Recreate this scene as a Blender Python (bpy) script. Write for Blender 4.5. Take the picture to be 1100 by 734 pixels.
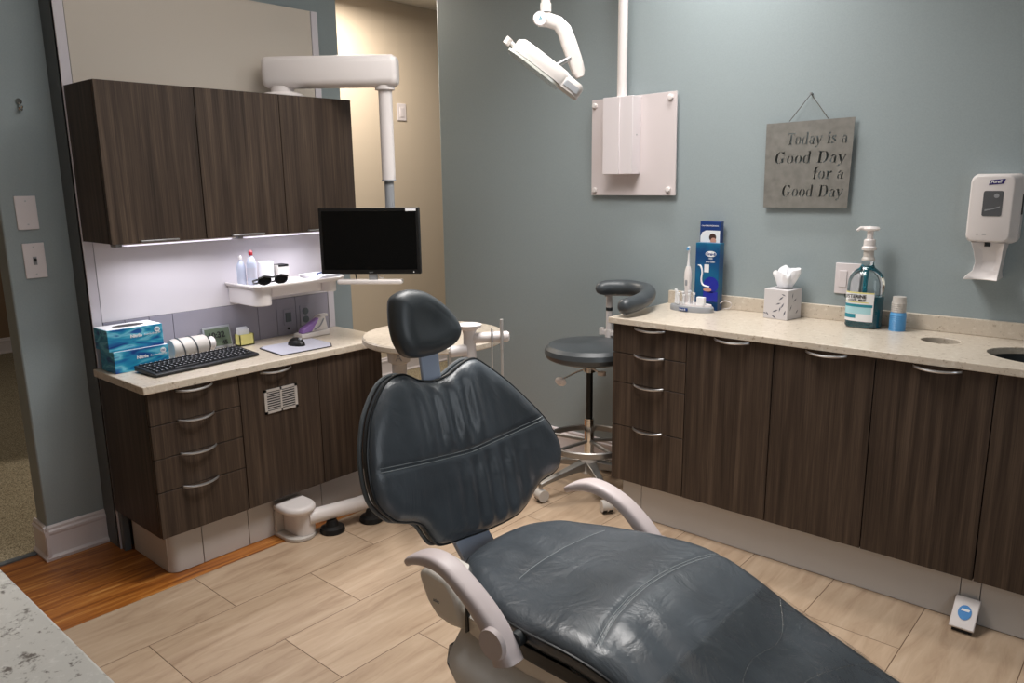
import bpy, bmesh, math, random
from mathutils import Vector, Matrix
from math import sin, cos, pi, radians, sqrt
random.seed(7)
for o in list(bpy.data.objects): bpy.data.objects.remove(o)
SCN = bpy.context.scene
COL = SCN.collection

# ------------------------------------------------------------------ camera
CP = Vector((1.8361, -2.7500, 1.4988))
RT = Vector((0.75197914, 0.65907597, -0.01209319))
FW = Vector((-0.64691754, 0.73433535, -0.2055463))
UP = Vector((-0.12659017, 0.16238983, 0.97857267))
cd = bpy.data.cameras.new('camera'); cam = bpy.data.objects.new('camera', cd); COL.objects.link(cam)
cd.sensor_width = 36; cd.lens = 825.94 / 1100 * 36; cd.clip_start = .02
m = Matrix((RT, UP, -FW)).transposed().to_4x4(); m.translation = CP
cam.matrix_world = m
SCN.camera = cam
SCN.view_settings.view_transform = 'Standard'
SCN.view_settings.look = 'None'
SCN.view_settings.gamma = 1
SCN.view_settings.use_curve_mapping = False
SCN.view_settings.exposure = 0.0

# ------------------------------------------------------------------ world and lights
w = bpy.data.worlds.new('world'); SCN.world = w; w.use_nodes = True
w.node_tree.nodes['Background'].inputs[0].default_value = (.8, .9, 1, 1)
w.node_tree.nodes['Background'].inputs[1].default_value = .25

def area(name, loc, size, power, color=(1, 1, 1), rot=(0, 0, 0), spread=180):
    l = bpy.data.lights.new(name, 'AREA'); l.shape = 'RECTANGLE'; l.size, l.size_y = size
    l.energy = power; l.color = color; l.spread = radians(spread)
    o = bpy.data.objects.new(name, l); COL.objects.link(o); o.location = loc; o.rotation_euler = rot
    return o
area('ceiling_panel_light', (.22, -.6, 2.75), (.6, .6), 20, (1, .97, .94), spread=135)
area('ceiling_panel_light', (-.3, -1.2, 2.75), (.6, 1.2), 10.5, (1, .97, .94))
area('recessed_downlight', (.15, -1.15, 2.75), (.6, .6), 7, (1, .97, .94), spread=110)
area('wall_wash_light', (.28, .22, 2.78), (.75, .12), 11.5, (1, .98, .95), spread=150)
area('hall_light', (-2.25, .5, 2.72), (.5, .5), 40, (1, .91, .80))
area('hall_light', (-3.9, -1.6, 2.72), (.6, .6), 8, (1, .93, .84))
area('cabinet_strip_light', (-1.215, -1.30, 1.267), (.04, .42), 1.25, (.93, .93, 1), spread=140)
area('cabinet_strip_light', (-1.215, -.80, 1.267), (.04, .42), 1.1, (.93, .93, 1), spread=140)
area('added_daylight_fill', (2.86, -1.75, 1.5), (1.3, 1.3), 12, (.86, .93, 1), rot=(0, radians(90), 0))  # cool fill added out of view to brighten the chair back

# ------------------------------------------------------------------ materials
def nt(name):
    m = bpy.data.materials.new(name); m.use_nodes = True
    return m, m.node_tree.nodes, m.node_tree.links, m.node_tree.nodes['Principled BSDF']
def lin(c):
    return tuple(((x / 255) / 12.92 if x <= 10 else ((x / 255 + .055) / 1.055) ** 2.4) for x in c) + (1,)
def node(N, t, **k):
    n = N.new(t)
    for a, b in k.items():
        if a in ('inp',):
            for i, v in b.items(): n.inputs[i].default_value = v
        else: setattr(n, a, b)
    return n
def coords(N, L, scale=(1, 1, 1), loc=(0, 0, 0)):
    g = N.new('ShaderNodeNewGeometry'); mp = N.new('ShaderNodeMapping')
    mp.inputs['Scale'].default_value = scale; mp.inputs['Location'].default_value = loc
    L.new(g.outputs['Position'], mp.inputs['Vector']); return mp.outputs[0]
def ramp(N, L, src, stops):
    r = N.new('ShaderNodeValToRGB'); e = r.color_ramp.elements
    e[0].position, e[0].color = stops[0]; e[1].position, e[1].color = stops[-1]
    for p, c in stops[1:-1]:
        q = e.new(p); q.color = c
    L.new(src, r.inputs[0]); return r.outputs[0]
def flat(name, rgb, rough=.5, metal=0, spec=.5, coat=0, bump=0, bscale=60, noise=.0):
    m, N, L, b = nt(name)
    b.inputs['Base Color'].default_value = lin(rgb); b.inputs['Roughness'].default_value = rough
    b.inputs['Metallic'].default_value = metal; b.inputs['Specular IOR Level'].default_value = spec
    b.inputs['Coat Weight'].default_value = coat
    t = node(N, 'ShaderNodeTexNoise', inp={'Scale': bscale, 'Detail': 3}); L.new(coords(N, L), t.inputs['Vector'])
    if noise:
        c = lin(rgb); lo = tuple(x * (1 - noise) for x in c[:3]) + (1,); hi = tuple(min(1, x * (1 + noise)) for x in c[:3]) + (1,)
        L.new(ramp(N, L, t.outputs[0], [(.3, lo), (.7, hi)]), b.inputs['Base Color'])
    if bump:
        bn = node(N, 'ShaderNodeBump', inp={'Strength': bump, 'Distance': .002}); L.new(t.outputs[0], bn.inputs['Height']); L.new(bn.outputs[0], b.inputs['Normal'])
    return m
def wood(name, rows):
    m, N, L, b = nt(name)
    a = node(N, 'ShaderNodeTexNoise', inp={'Scale': 1, 'Detail': 4, 'Roughness': .6, 'Distortion': .2}); L.new(coords(N, L, (38, 38, 1.0)), a.inputs['Vector'])
    f = node(N, 'ShaderNodeTexNoise', inp={'Scale': 1, 'Detail': 3, 'Roughness': .7}); L.new(coords(N, L, (260, 260, 4)), f.inputs['Vector'])
    mx = node(N, 'ShaderNodeMix', data_type='FLOAT', inp={0: .38}); L.new(a.outputs[0], mx.inputs[2]); L.new(f.outputs[0], mx.inputs[3])
    L.new(ramp(N, L, mx.outputs[0], rows), b.inputs['Base Color'])
    b.inputs['Roughness'].default_value = .5; b.inputs['Specular IOR Level'].default_value = .3
    bn = node(N, 'ShaderNodeBump', inp={'Strength': .15, 'Distance': .001}); L.new(f.outputs[0], bn.inputs['Height']); L.new(bn.outputs[0], b.inputs['Normal'])
    return m
def quartz(name, base, dark, light, scale=55, thr=.62):
    m, N, L, b = nt(name)
    a = node(N, 'ShaderNodeTexNoise', inp={'Scale': scale, 'Detail': 6, 'Roughness': .7}); L.new(coords(N, L), a.inputs['Vector'])
    c = ramp(N, L, a.outputs[0], [(.30, lin(dark)), (.42, lin(base)), (.55, lin(base)), (.72, lin(light))])
    v = node(N, 'ShaderNodeTexNoise', inp={'Scale': scale * .55, 'Detail': 4, 'Roughness': .8}); L.new(coords(N, L, loc=(3, 1, 2)), v.inputs['Vector'])
    f = ramp(N, L, v.outputs[0], [(thr, (0, 0, 0, 1)), (thr + .08, (1, 1, 1, 1))])
    mx = node(N, 'ShaderNodeMix', data_type='RGBA'); L.new(f, mx.inputs[0]); L.new(c, mx.inputs[6]); mx.inputs[7].default_value = lin(dark)
    L.new(mx.outputs[2], b.inputs['Base Color']); b.inputs['Roughness'].default_value = .28
    return m
def tile_floor():
    m, N, L, b = nt('stone_plank_tile')
    g = N.new('ShaderNodeNewGeometry'); s = N.new('ShaderNodeSeparateXYZ'); L.new(g.outputs['Position'], s.inputs[0])
    def mth(op, a, c=None):
        n = N.new('ShaderNodeMath'); n.operation = op
        for i, v in enumerate((a, c)):
            if v is None: continue
            if isinstance(v, (int, float)): n.inputs[i].default_value = v
            else: L.new(v, n.inputs[i])
        return n.outputs[0]
    v = mth('DIVIDE', mth('ADD', s.outputs[0], .594), .315)
    row = mth('FLOOR', v); fv = mth('SUBTRACT', v, row)
    odd = mth('FLOORED_MODULO', row, 2.0)
    u = mth('ADD', mth('DIVIDE', mth('ADD', s.outputs[1], 1.205), .63), mth('MULTIPLY', odd, .5))
    cu = mth('FLOOR', u); fu = mth('SUBTRACT', u, cu)
    ev = mth('MULTIPLY', mth('MINIMUM', fv, mth('SUBTRACT', 1, fv)), .315)
    eu = mth('MULTIPLY', mth('MINIMUM', fu, mth('SUBTRACT', 1, fu)), .63)
    e = mth('MINIMUM', ev, eu)
    grout = mth('LESS_THAN', e, .0013)
    cb = N.new('ShaderNodeCombineXYZ'); L.new(row, cb.inputs[0]); L.new(cu, cb.inputs[1])
    wn = N.new('ShaderNodeTexWhiteNoise'); L.new(cb.outputs[0], wn.inputs['Vector'])
    off = N.new('ShaderNodeVectorMath'); off.operation = 'MULTIPLY_ADD'; L.new(wn.outputs['Color'], off.inputs[0]); off.inputs[1].default_value = (9, 9, 9)
    L.new(coords(N, L, (22, 3.2, 1)), off.inputs[2])
    a = node(N, 'ShaderNodeTexNoise', inp={'Scale': 1, 'Detail': 6, 'Roughness': .62, 'Distortion': .6}); L.new(off.outputs[0], a.inputs['Vector'])
    c = ramp(N, L, a.outputs[0], [(.28, lin((164, 138, 114))), (.45, lin((184, 159, 134))), (.6, lin((194, 170, 145))), (.8, lin((206, 184, 160)))])
    hs = N.new('ShaderNodeHueSaturation'); L.new(c, hs.inputs['Color']); L.new(mth('ADD', mth('MULTIPLY', wn.outputs['Value'], .12), .93), hs.inputs['Value'])
    mx = node(N, 'ShaderNodeMix', data_type='RGBA'); L.new(grout, mx.inputs[0]); L.new(hs.outputs[0], mx.inputs[6]); mx.inputs[7].default_value = lin((96, 72, 52))
    L.new(mx.outputs[2], b.inputs['Base Color']); b.inputs['Roughness'].default_value = .42
    bn = node(N, 'ShaderNodeBump', inp={'Strength': .4, 'Distance': .001}); L.new(mth('MINIMUM', e, .003), bn.inputs['Height']); bn.inputs['Distance'].default_value = 1; bn.inputs['Strength'].default_value = .3
    L.new(bn.outputs[0], b.inputs['Normal'])
    return m
def strip_wood():
    m, N, L, b = nt('cherry_strip_wood')
    a = node(N, 'ShaderNodeTexNoise', inp={'Scale': 1, 'Detail': 5, 'Roughness': .6, 'Distortion': .5}); L.new(coords(N, L, (42, 2.2, 1)), a.inputs['Vector'])
    L.new(ramp(N, L, a.outputs[0], [(.28, lin((100, 52, 16))), (.45, lin((152, 88, 34))), (.58, lin((178, 112, 48))), (.72, lin((214, 158, 92)))]), b.inputs['Base Color'])
    b.inputs['Roughness'].default_value = .35
    return m
def carpet():
    m, N, L, b = nt('loop_carpet')
    a = node(N, 'ShaderNodeTexNoise', inp={'Scale': 160, 'Detail': 4, 'Roughness': .8}); L.new(coords(N, L), a.inputs['Vector'])
    L.new(ramp(N, L, a.outputs[0], [(.34, lin((78, 68, 54))), (.5, lin((156, 144, 120))), (.66, lin((204, 194, 170)))]), b.inputs['Base Color'])
    b.inputs['Roughness'].default_value = 1; b.inputs['Specular IOR Level'].default_value = .1
    bn = node(N, 'ShaderNodeBump', inp={'Strength': .8, 'Distance': .004}); L.new(a.outputs[0], bn.inputs['Height']); L.new(bn.outputs[0], b.inputs['Normal'])
    return m
def leather(name, rgb, wr=.35, rough=.34):
    m, N, L, b = nt(name)
    c = lin(rgb)
    a = node(N, 'ShaderNodeTexNoise', inp={'Scale': 5, 'Detail': 3, 'Distortion': .8}); L.new(coords(N, L), a.inputs['Vector'])
    L.new(ramp(N, L, a.outputs[0], [(.3, tuple(x * .8 for x in c[:3]) + (1,)), (.7, tuple(x * 1.25 for x in c[:3]) + (1,))]), b.inputs['Base Color'])
    f = node(N, 'ShaderNodeTexVoronoi', inp={'Scale': 420}); L.new(coords(N, L), f.inputs['Vector'])
    b1 = node(N, 'ShaderNodeBump', inp={'Strength': .10, 'Distance': .001}); L.new(f.outputs[0], b1.inputs['Height'])
    w2 = node(N, 'ShaderNodeTexNoise', inp={'Scale': 9, 'Detail': 4, 'Roughness': .55, 'Distortion': 1.2}); L.new(coords(N, L, (1, 1, .6)), w2.inputs['Vector'])
    b2 = node(N, 'ShaderNodeBump', inp={'Strength': wr, 'Distance': .012}); L.new(w2.outputs[0], b2.inputs['Height']); L.new(b1.outputs[0], b2.inputs['Normal'])
    L.new(b2.outputs[0], b.inputs['Normal']); b.inputs['Roughness'].default_value = rough; b.inputs['Specular IOR Level'].default_value = .55
    return m
def waves(name, cols, scale):
    m, N, L, b = nt(name)
    a = node(N, 'ShaderNodeTexNoise', inp={'Scale': 1, 'Detail': 1.5, 'Distortion': 1.4}); L.new(coords(N, L, scale), a.inputs['Vector'])
    L.new(ramp(N, L, a.outputs[0], [(.30 + .4 * i / (len(cols) - 1), lin(c)) for i, c in enumerate(cols)]), b.inputs['Base Color'])
    b.inputs['Roughness'].default_value = .35
    return m
def glass(name, rgb, rough=.03, ior=1.45):
    m, N, L, b = nt(name); b.inputs['Base Color'].default_value = lin(rgb); b.inputs['Roughness'].default_value = rough
    b.inputs['Transmission Weight'].default_value = 1; b.inputs['IOR'].default_value = ior; return m
def film(name, k=.12):
    m, N, L, b = nt(name)
    t = N.new('ShaderNodeBsdfTransparent'); g = node(N, 'ShaderNodeBsdfGlossy', inp={'Roughness': .09}); lw = node(N, 'ShaderNodeLayerWeight', inp={'Blend': .25})
    nz = node(N, 'ShaderNodeTexNoise', inp={'Scale': 14, 'Detail': 3, 'Distortion': 1.5}); L.new(coords(N, L, (1, 1, 1)), nz.inputs['Vector'])
    bp = node(N, 'ShaderNodeBump', inp={'Strength': .6, 'Distance': .01}); L.new(nz.outputs[0], bp.inputs['Height']); L.new(bp.outputs[0], g.inputs['Normal'])
    ad = N.new('ShaderNodeMath'); ad.operation = 'MULTIPLY_ADD'; L.new(lw.outputs['Fresnel'], ad.inputs[0]); ad.inputs[1].default_value = .5; ad.inputs[2].default_value = k * .5
    mx = N.new('ShaderNodeMixShader'); L.new(ad.outputs[0], mx.inputs[0]); L.new(t.outputs[0], mx.inputs[1]); L.new(g.outputs[0], mx.inputs[2])
    L.new(mx.outputs[0], N['Material Output'].inputs[0]); return m
def emit(name, rgb, s):
    m, N, L, b = nt(name); b.inputs['Base Color'].default_value = lin(rgb); b.inputs['Emission Color'].default_value = lin(rgb); b.inputs['Emission Strength'].default_value = s; return m

WALL = flat('blue_grey_paint', (151, 162, 165), .55, bump=.15, bscale=180, noise=.03, spec=.35)
CREAM = flat('cream_paint', (208, 193, 173), .7, bump=.1, bscale=150)
HALLBROWN = flat('brown_paint', (140, 116, 92), .7)
CEIL = flat('ceiling_white', (235, 232, 226), .8)
TRIM = flat('white_trim_paint', (226, 218, 220), .4)
TILE = tile_floor(); STRIP = strip_wood(); CARPET = carpet()
WOOD = wood('dark_walnut_laminate', [(.36, lin((42, 33, 26))), (.46, lin((60, 48, 40))), (.54, lin((71, 58, 48))), (.66, lin((90, 75, 63)))])
GAP = flat('cabinet_shadow_core', (24, 20, 18), .8)
TOP = quartz('beige_quartz', (204, 192, 176), (150, 132, 112), (226, 218, 206))
GRAN = quartz('white_granite', (205, 203, 198), (104, 97, 92), (226, 224, 220), 48, .575)
SATIN = flat('satin_aluminium', (150, 147, 144), .38, .85)
KICK = flat('grey_plinth_panel', (194, 190, 187), .35, bump=.05)
STEEL = flat('brushed_steel', (196, 196, 198), .3, 1)
SATINL = flat('light_satin_metal', (205, 202, 200), .45, .5)
CHROME = flat('chrome', (210, 208, 204), .14, 1)
PLASTIC = flat('white_plastic', (226, 219, 217), .38)
PLASTIC2 = flat('warm_grey_plastic', (196, 190, 184), .4)
SHELL = flat('beige_shell_plastic', (236, 230, 220), .35)
CASING = flat('pale_grey_casing', (226, 224, 220), .35)
LAMPW = flat('warm_white_lamp_plastic', (200, 194, 190), .35)
ARMM = flat('armrest_plastic', (206, 193, 192), .45)
LINK = flat('pale_blue_grey_plastic', (176, 186, 206), .4)
LEATH = leather('dark_slate_leather', (72, 78, 84), .42, .33)
LEATH2 = leather('dark_slate_leather_smooth', (64, 69, 73), .05, .38)
PIPING = flat('black_piping', (20, 24, 27), .4)
THREAD = flat('grey_thread', (150, 156, 158), .7)
BLACK = flat('black_plastic', (12, 12, 13), .45)
SCREEN = flat('black_screen', (5, 6, 7), .25, spec=.25)
KEYM = flat('dark_key_plastic', (26, 27, 32), .45)
KEYL = flat('key_legend', (190, 190, 196), .6)
FRAMES = flat('frame_side_grey', (92, 98, 102), .5)  # holds the shade of the wall frame's side; plain grey on other parts
FRAMEW = flat('frame_white', (206, 200, 206), .4)
PANELB = flat('beige_laminate_panel', (200, 190, 178), .5)
PANELW = flat('white_laminate_panel', (222, 216, 220), .45)
PANELG = flat('grey_laminate_panel', (152, 148, 160), .45)
NAVY = flat('navy_card', (24, 58, 120), .35)
GLOVE = waves('glove_carton_print', [(16, 58, 132), (24, 116, 170), (40, 150, 186), (116, 196, 220), (26, 88, 160)], (9, 7, 26))
WHITE = flat('white_card', (236, 236, 238), .5)
MILKY = flat('milky_plastic', (186, 192, 210), .3)
PAPER = flat('white_paper', (242, 242, 246), .8)
BLUEP = flat('light_blue_plastic', (92, 160, 214), .35)
YEL = flat('pale_yellow_plastic', (230, 222, 142), .5)
PURP = flat('lilac_plastic', (156, 120, 190), .4)
RED = flat('red_plastic', (150, 30, 40), .4)
LCD = flat('lcd_green_grey', (98, 110, 94), .2)
PAD = flat('grey_mouse_pad', (190, 190, 204), .7)
SIGNM = flat('weathered_grey_metal', (132, 130, 125), .5, .3, noise=.15, bscale=30)
TWINE = flat('dark_twine', (86, 78, 66), .9)
TISS = flat('tissue_carton', (206, 202, 204), .55)
LEAFM = flat('grey_leaf_print', (96, 96, 108), .6)
TEAL = flat('teal_liquid', (10, 96, 110), .12)
TEALL = flat('teal_print', (30, 132, 150), .5)
CLEAR = glass('clear_plastic', (236, 244, 246))
FILM = film('clear_vinyl', .2)
WASTE = flat('brown_grey_liner', (120, 106, 92), .6)
SINKM = flat('dark_sink_finish', (40, 44, 46), .3)
DARKIN = flat('dark_interior', (30, 34, 36), .6)
PURPD = flat('deep_purple', (48, 34, 110), .4)
WINDOW = flat('smoky_window', (92, 94, 98), .1, coat=1)
GREYP = flat('mid_grey_plastic', (150, 152, 156), .4)
GLOWM = emit('strip_lamp_diffuser', (240, 236, 255), 1.2)
LENS = flat('lamp_lens', (206, 208, 200), .1, coat=1)
SKIN = flat('printed_skin_tone', (206, 150, 130), .6)
HAIR = flat('printed_dark_brown', (70, 42, 34), .6)

# ------------------------------------------------------------------ mesh helpers
def V(*a): return Vector(a)
class MB:
    """collects shapes in world coordinates; build() links one mesh object"""
    def __init__(s): s.bm = bmesh.new()
    def face(s, pts):
        try: return s.bm.faces.new([s.bm.verts.new(p) for p in pts])
        except ValueError: return None
    def box(s, x0, x1, y0, y1, z0, z1, rot=None, piv=None):
        r = bmesh.ops.create_cube(s.bm, size=1)['verts']
        for v in r:
            v.co = V((x0 + x1) / 2 + v.co.x * (x1 - x0), (y0 + y1) / 2 + v.co.y * (y1 - y0), (z0 + z1) / 2 + v.co.z * (z1 - z0))
        if rot is not None:
            c = piv or V((x0 + x1) / 2, (y0 + y1) / 2, (z0 + z1) / 2)
            for v in r: v.co = c + rot @ (v.co - c)
        return s
    def loft(s, rings, closed=True, cap=True):
        R = [[s.bm.verts.new(p) for p in r] for r in rings]; n = len(R[0])
        for a, b in zip(R, R[1:]):
            for i in range(n if closed else n - 1):
                j = (i + 1) % n
                s.bm.faces.new((a[i], a[j], b[j], b[i]))
        if cap and closed:
            s.bm.faces.new(R[0][::-1]); s.bm.faces.new(R[-1])
        return s
    def prism(s, pts, d, cap=True):
        d = Vector(d); return s.loft([[Vector(p) for p in pts], [Vector(p) + d for p in pts]], True, cap)
    def tube(s, path, r, n=12, cap=True, flat_=1.0):
        P = [Vector(p) for p in path]; R = r if isinstance(r, (list, tuple)) else [r] * len(P)
        rings = []; up = None
        for i, p in enumerate(P):
            t = (P[min(i + 1, len(P) - 1)] - P[max(i - 1, 0)]).normalized()
            if up is None:
                up = V(0, 0, 1) if abs(t.z) < .9 else V(1, 0, 0)
            a = t.cross(up).normalized(); up = a.cross(t).normalized()
            rings.append([p + (a * cos(2 * pi * k / n) + up * flat_ * sin(2 * pi * k / n)) * R[i] for k in range(n)])
        return s.loft(rings, True, cap)
    def cyl(s, a, b, r, r2=None, n=24): return s.tube([a, b], [r, r if r2 is None else r2], n)
    def lathe(s, c, prof, n=28, axis='Z', sx=1, sy=1):
        rings = []
        for r, h in prof:
            ring = []
            for k in range(n):
                x, y = r * cos(2 * pi * k / n) * sx, r * sin(2 * pi * k / n) * sy
                ring.append(Vector(c) + (V(x, y, h) if axis == 'Z' else V(x, h, y) if axis == 'Y' else V(h, x, y)))
            rings.append(ring)
        return s.loft(rings)
    def text(s, body, size, origin, xd, yd, bold=.0, depth=.0006, align='LEFT', shear=0, space=1):
        c = bpy.data.curves.new('t', 'FONT'); c.body = body; c.size = size; c.align_x = align; c.extrude = depth; c.offset = bold; c.shear = shear; c.space_character = space; c.resolution_u = 3
        o = bpy.data.objects.new('t', c); COL.objects.link(o)
        me = bpy.data.meshes.new_from_object(o.evaluated_get(bpy.context.evaluated_depsgraph_get()))
        bpy.data.objects.remove(o); bpy.data.curves.remove(c)
        xd = Vector(xd).normalized(); yd = Vector(yd).normalized(); zd = xd.cross(yd)
        M = Matrix((xd, yd, zd)).transposed().to_4x4(); M.translation = Vector(origin); me.transform(M)
        s.bm.from_mesh(me); bpy.data.meshes.remove(me); return s
    def build(s, name, mat, parent=None, bevel=0, seg=2, smooth=30, sub=0):
        bmesh.ops.recalc_face_normals(s.bm, faces=s.bm.faces[:])
        me = bpy.data.meshes.new(name); 
        base = world_loc(parent) if parent else None
        if base is None:
            vs = [v.co for v in s.bm.verts]
            base = V((min(v.x for v in vs) + max(v.x for v in vs)) / 2, (min(v.y for v in vs) + max(v.y for v in vs)) / 2, min(v.z for v in vs))
            own = base
        else: own = None
        bmesh.ops.translate(s.bm, verts=s.bm.verts[:], vec=-base)
        s.bm.to_mesh(me); s.bm.free()
        for p in me.polygons: p.use_smooth = True
        me.set_sharp_from_angle(angle=radians(smooth))
        o = bpy.data.objects.new(name, me); COL.objects.link(o); me.materials.append(mat)
        if parent: o.parent = parent
        else: o.location = own
        if bevel:
            b = o.modifiers.new('bevel', 'BEVEL'); b.width = bevel; b.segments = seg; b.limit_method = 'ANGLE'; b.angle_limit = radians(35); b.harden_normals = False
            for p in me.polygons: p.use_smooth = True
            me.set_sharp_from_angle(angle=radians(75))
        if sub:
            b = o.modifiers.new('sub', 'SUBSURF'); b.levels = b.render_levels = sub
        return o
def world_loc(o):
    l = V(0, 0, 0)
    while o: l = l + o.location; o = o.parent
    return l
def tag(o, label=None, cat=None, group=None, kind=None):
    for k, v in (('label', label), ('category', cat), ('group', group), ('kind', kind)):
        if v: o[k] = v
    return o
def thing(name, loc, label, cat, group=None):
    o = bpy.data.objects.new(name, None); COL.objects.link(o); o.location = loc; o.empty_display_size = .05
    return tag(o, label, cat, group)
def struct(name, mb, mat, **k):
    return tag(mb.build(name, mat, **k), kind='structure')
def catmull(pts, n, closed=True):
    P = [Vector(p) for p in pts]; out = []; N_ = len(P)
    segs = N_ if closed else N_ - 1
    for i in range(segs):
        if closed: a, b, c, d = P[(i - 1) % N_], P[i], P[(i + 1) % N_], P[(i + 2) % N_]
        else: a, b, c, d = P[max(i - 1, 0)], P[i], P[i + 1], P[min(i + 2, N_ - 1)]
        for k in range(n):
            t = k / n
            out.append(.5 * ((2 * b) + (c - a) * t + (2 * a - 5 * b + 4 * c - d) * t * t + (3 * b - a - 3 * c + d) * t ** 3))
    if not closed: out.append(P[-1])
    return out
def gauss(d, s): return math.exp(-(d / s) ** 2)

# ------------------------------------------------------------------ room shell
CH = 2.80; YW = .493
struct('floor', MB().box(-.909, 3.0, -4.2, YW, -.05, 0), TILE)
struct('floor_strip', MB().box(-1.62, -.909, -4.2, 1.2, -.05, 0), STRIP)
struct('floor_carpet', MB().box(-7, -1.62, -4.2, 5.0, -.05, .004).box(-1.62, 3, YW + .12, 5.0, -.05, -.001), CARPET)
struct('trim_1', MB().box(-1.63, -1.60, -4.2, -1.84, -.01, .006), FRAMES)
struct('ceiling', MB().box(-7, 3.1, -4.2, 5.0, CH, CH + .05), CEIL)
struct('wall_back', MB().box(-1.565, 3.0, YW, YW + .12, 0, CH), WALL, bevel=.006)
struct('wall_left', MB().box(-1.6214, -1.5114, -1.8247, -.2461, 0, CH), WALL, bevel=.006)
struct('wall_right', MB().box(2.9, 3.0, -4.2, YW, 0, CH), WALL)
struct('wall_front', MB().box(-7, 3.0, -4.2, -4.1, 0, CH), CREAM)
struct('wall_hall', MB().box(-2.93, -2.81, -1.2, 5, 0, CH), CREAM)
struct('wall_hall_end', MB().box(-2.93, 3, 4.9, 5, 0, CH), CREAM)
struct('wall_far', MB().box(-6.3, -6.2, -4.2, 5, 0, CH), HALLBROWN)
wn = MB()
for q in ((-2.45, -1.05, .80, .86), (-2.45, -1.05, 2.14, 2.20), (-2.45, -2.39, .86, 2.14), (-1.11, -1.05, .86, 2.14), (-1.77, -1.73, .86, 2.14)): wn.box(2.87, 2.905, *q)
struct('added_window_frame', wn, TRIM, bevel=.003)  # unseen frame added around the cool fill light
def baseboard(name, p0, p1, out, h=.145):
    p0, p1, out = Vector(p0), Vector(p1), Vector(out)
    prof = [(0, 0), (.022, 0), (.024, .012), (.015, .022), (.013, .03), (.013, .105), (.016, .112), (.016, .122), (.010, .128), (.010, .138), (.004, h), (0, h)]
    m = MB(); m.loft([[p + out * a + V(0, 0, b) for a, b in prof] for p in (p0, p1)])
    return struct(name, m, TRIM, smooth=20)
baseboard('baseboard_left', (-1.5114, -1.84, 0), (-1.5114, -1.603, 0), (1, 0, 0))
baseboard('baseboard_left_end', (-1.645, -1.8247, 0), (-1.49, -1.8247, 0), (0, -1, 0))
baseboard('baseboard_back', (-1.565, YW, 0), (0.05, YW, 0), (0, -1, 0))
baseboard('baseboard_hall', (-2.81, -1.2, 0), (-2.81, 4.9, 0), (1, 0, 0))
baseboard('baseboard_far', (-6.2, -4, 0), (-6.2, 4.9, 0), (1, 0, 0))

# ------------------------------------------------------------------ handles and fronts
def handle_mb(c, along, out, ln=.145, drop=.005):
    """bowed pull: c centre on the front plane"""
    c, along, out = Vector(c), Vector(along), Vector(out); m = MB(); rings = []
    for i in range(15):
        t = i / 14 * 2 - 1
        bow = (1 - t * t)
        p = c + along * (t * ln / 2) + out * (.004 + .024 * bow ** .7) - V(0, 0, drop * bow - drop * .35)
        hw, hh = .0048 + .003 * bow, .005
        rings.append([p + out * hw * cos(a) + V(0, 0, 1) * hh * sin(a) for a in [2 * pi * k / 10 for k in range(10)]])
    return m.loft(rings)
def front(parent, name, lo, hi, axis, bevel=.0015):
    m = MB(); m.box(lo[0], hi[0], lo[1], hi[1], lo[2], hi[2]); return m.build(name, WOOD, parent, bevel=bevel)

# ------------------------------------------------------------------ left unit : wall frame
XB, XL, XU = -1.38, -.950, -1.1146
Y0, Y1, Y2, Y3 = -1.604, -1.2421, -.8691, -.5145
fr = thing('wall_frame', (-1.445, -1.03, 0), 'tall wall frame of white tracks and laminate panels behind the left cabinets', 'wall panel')
MB().box(-1.5114, XB - .004, -1.602, -1.594, 0, 2.28).build('shaded_side', FRAMES, fr, bevel=.001)  # near side of the pale frame, its shade put into the grey
MB().box(-1.5114, XB - .006, -1.594, -.456, 0, 2.28).build('backing', FRAMES, fr)
for a, b, z in ((-1.602, -1.566, 2.28), (-.490, -.4557, 2.28)):
    MB().box(XB - .02, XB + .001, a, b, .0, z).build('track', FRAMEW, fr, bevel=.001)
MB().box(XB - .016, XB - .002, -1.563, -.493, 1.30, 2.28).build('upper_panel', PANELB, fr)
MB().box(XB - .012, XB - .001, -1.563, -.493, .962, 1.30).build('back_panel', PANELW, fr)
ys = [-1.563, -1.479, -1.381, -1.282, -.883, -.785, -.681, -.493]
for a, b in zip(ys, ys[1:]):
    MB().box(XB - .012, XB, a + .0012, b - .0012, .78, .960).build('lower_panel', PANELG, fr, bevel=.001)
op = thing('outlet_plate', (XB, -.727, .83), 'grey rocker switch plate set in the grey panel under the wall tray', 'switch')
MB().box(XB, XB + .004, -.752, -.702, .83, .905).build('plate', PANELG, op, bevel=.001)
MB().box(XB + .004, XB + .008, -.742, -.712, .845, .89).build('rocker', FRAMES, op, bevel=.001)
MB().cyl((XB, -.728, .812), (XB + .004, -.728, .812), .006, n=12).build('port', BLACK, op)
op = thing('power_outlet', (XB, -.63, .82), 'grey double power outlet in the grey panel behind the purple and white dispenser', 'outlet')
MB().box(XB, XB + .004, -.66, -.6, .815, .915).build('plate', PANELG, op, bevel=.001)
for z in (.838, .878):
    MB().lathe((XB + .0042, -.63, z + .006), [(.0, 0), (.017, 0), (.017, .002), (0, .002)], 16, 'X').build('socket', FRAMES, op)

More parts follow.
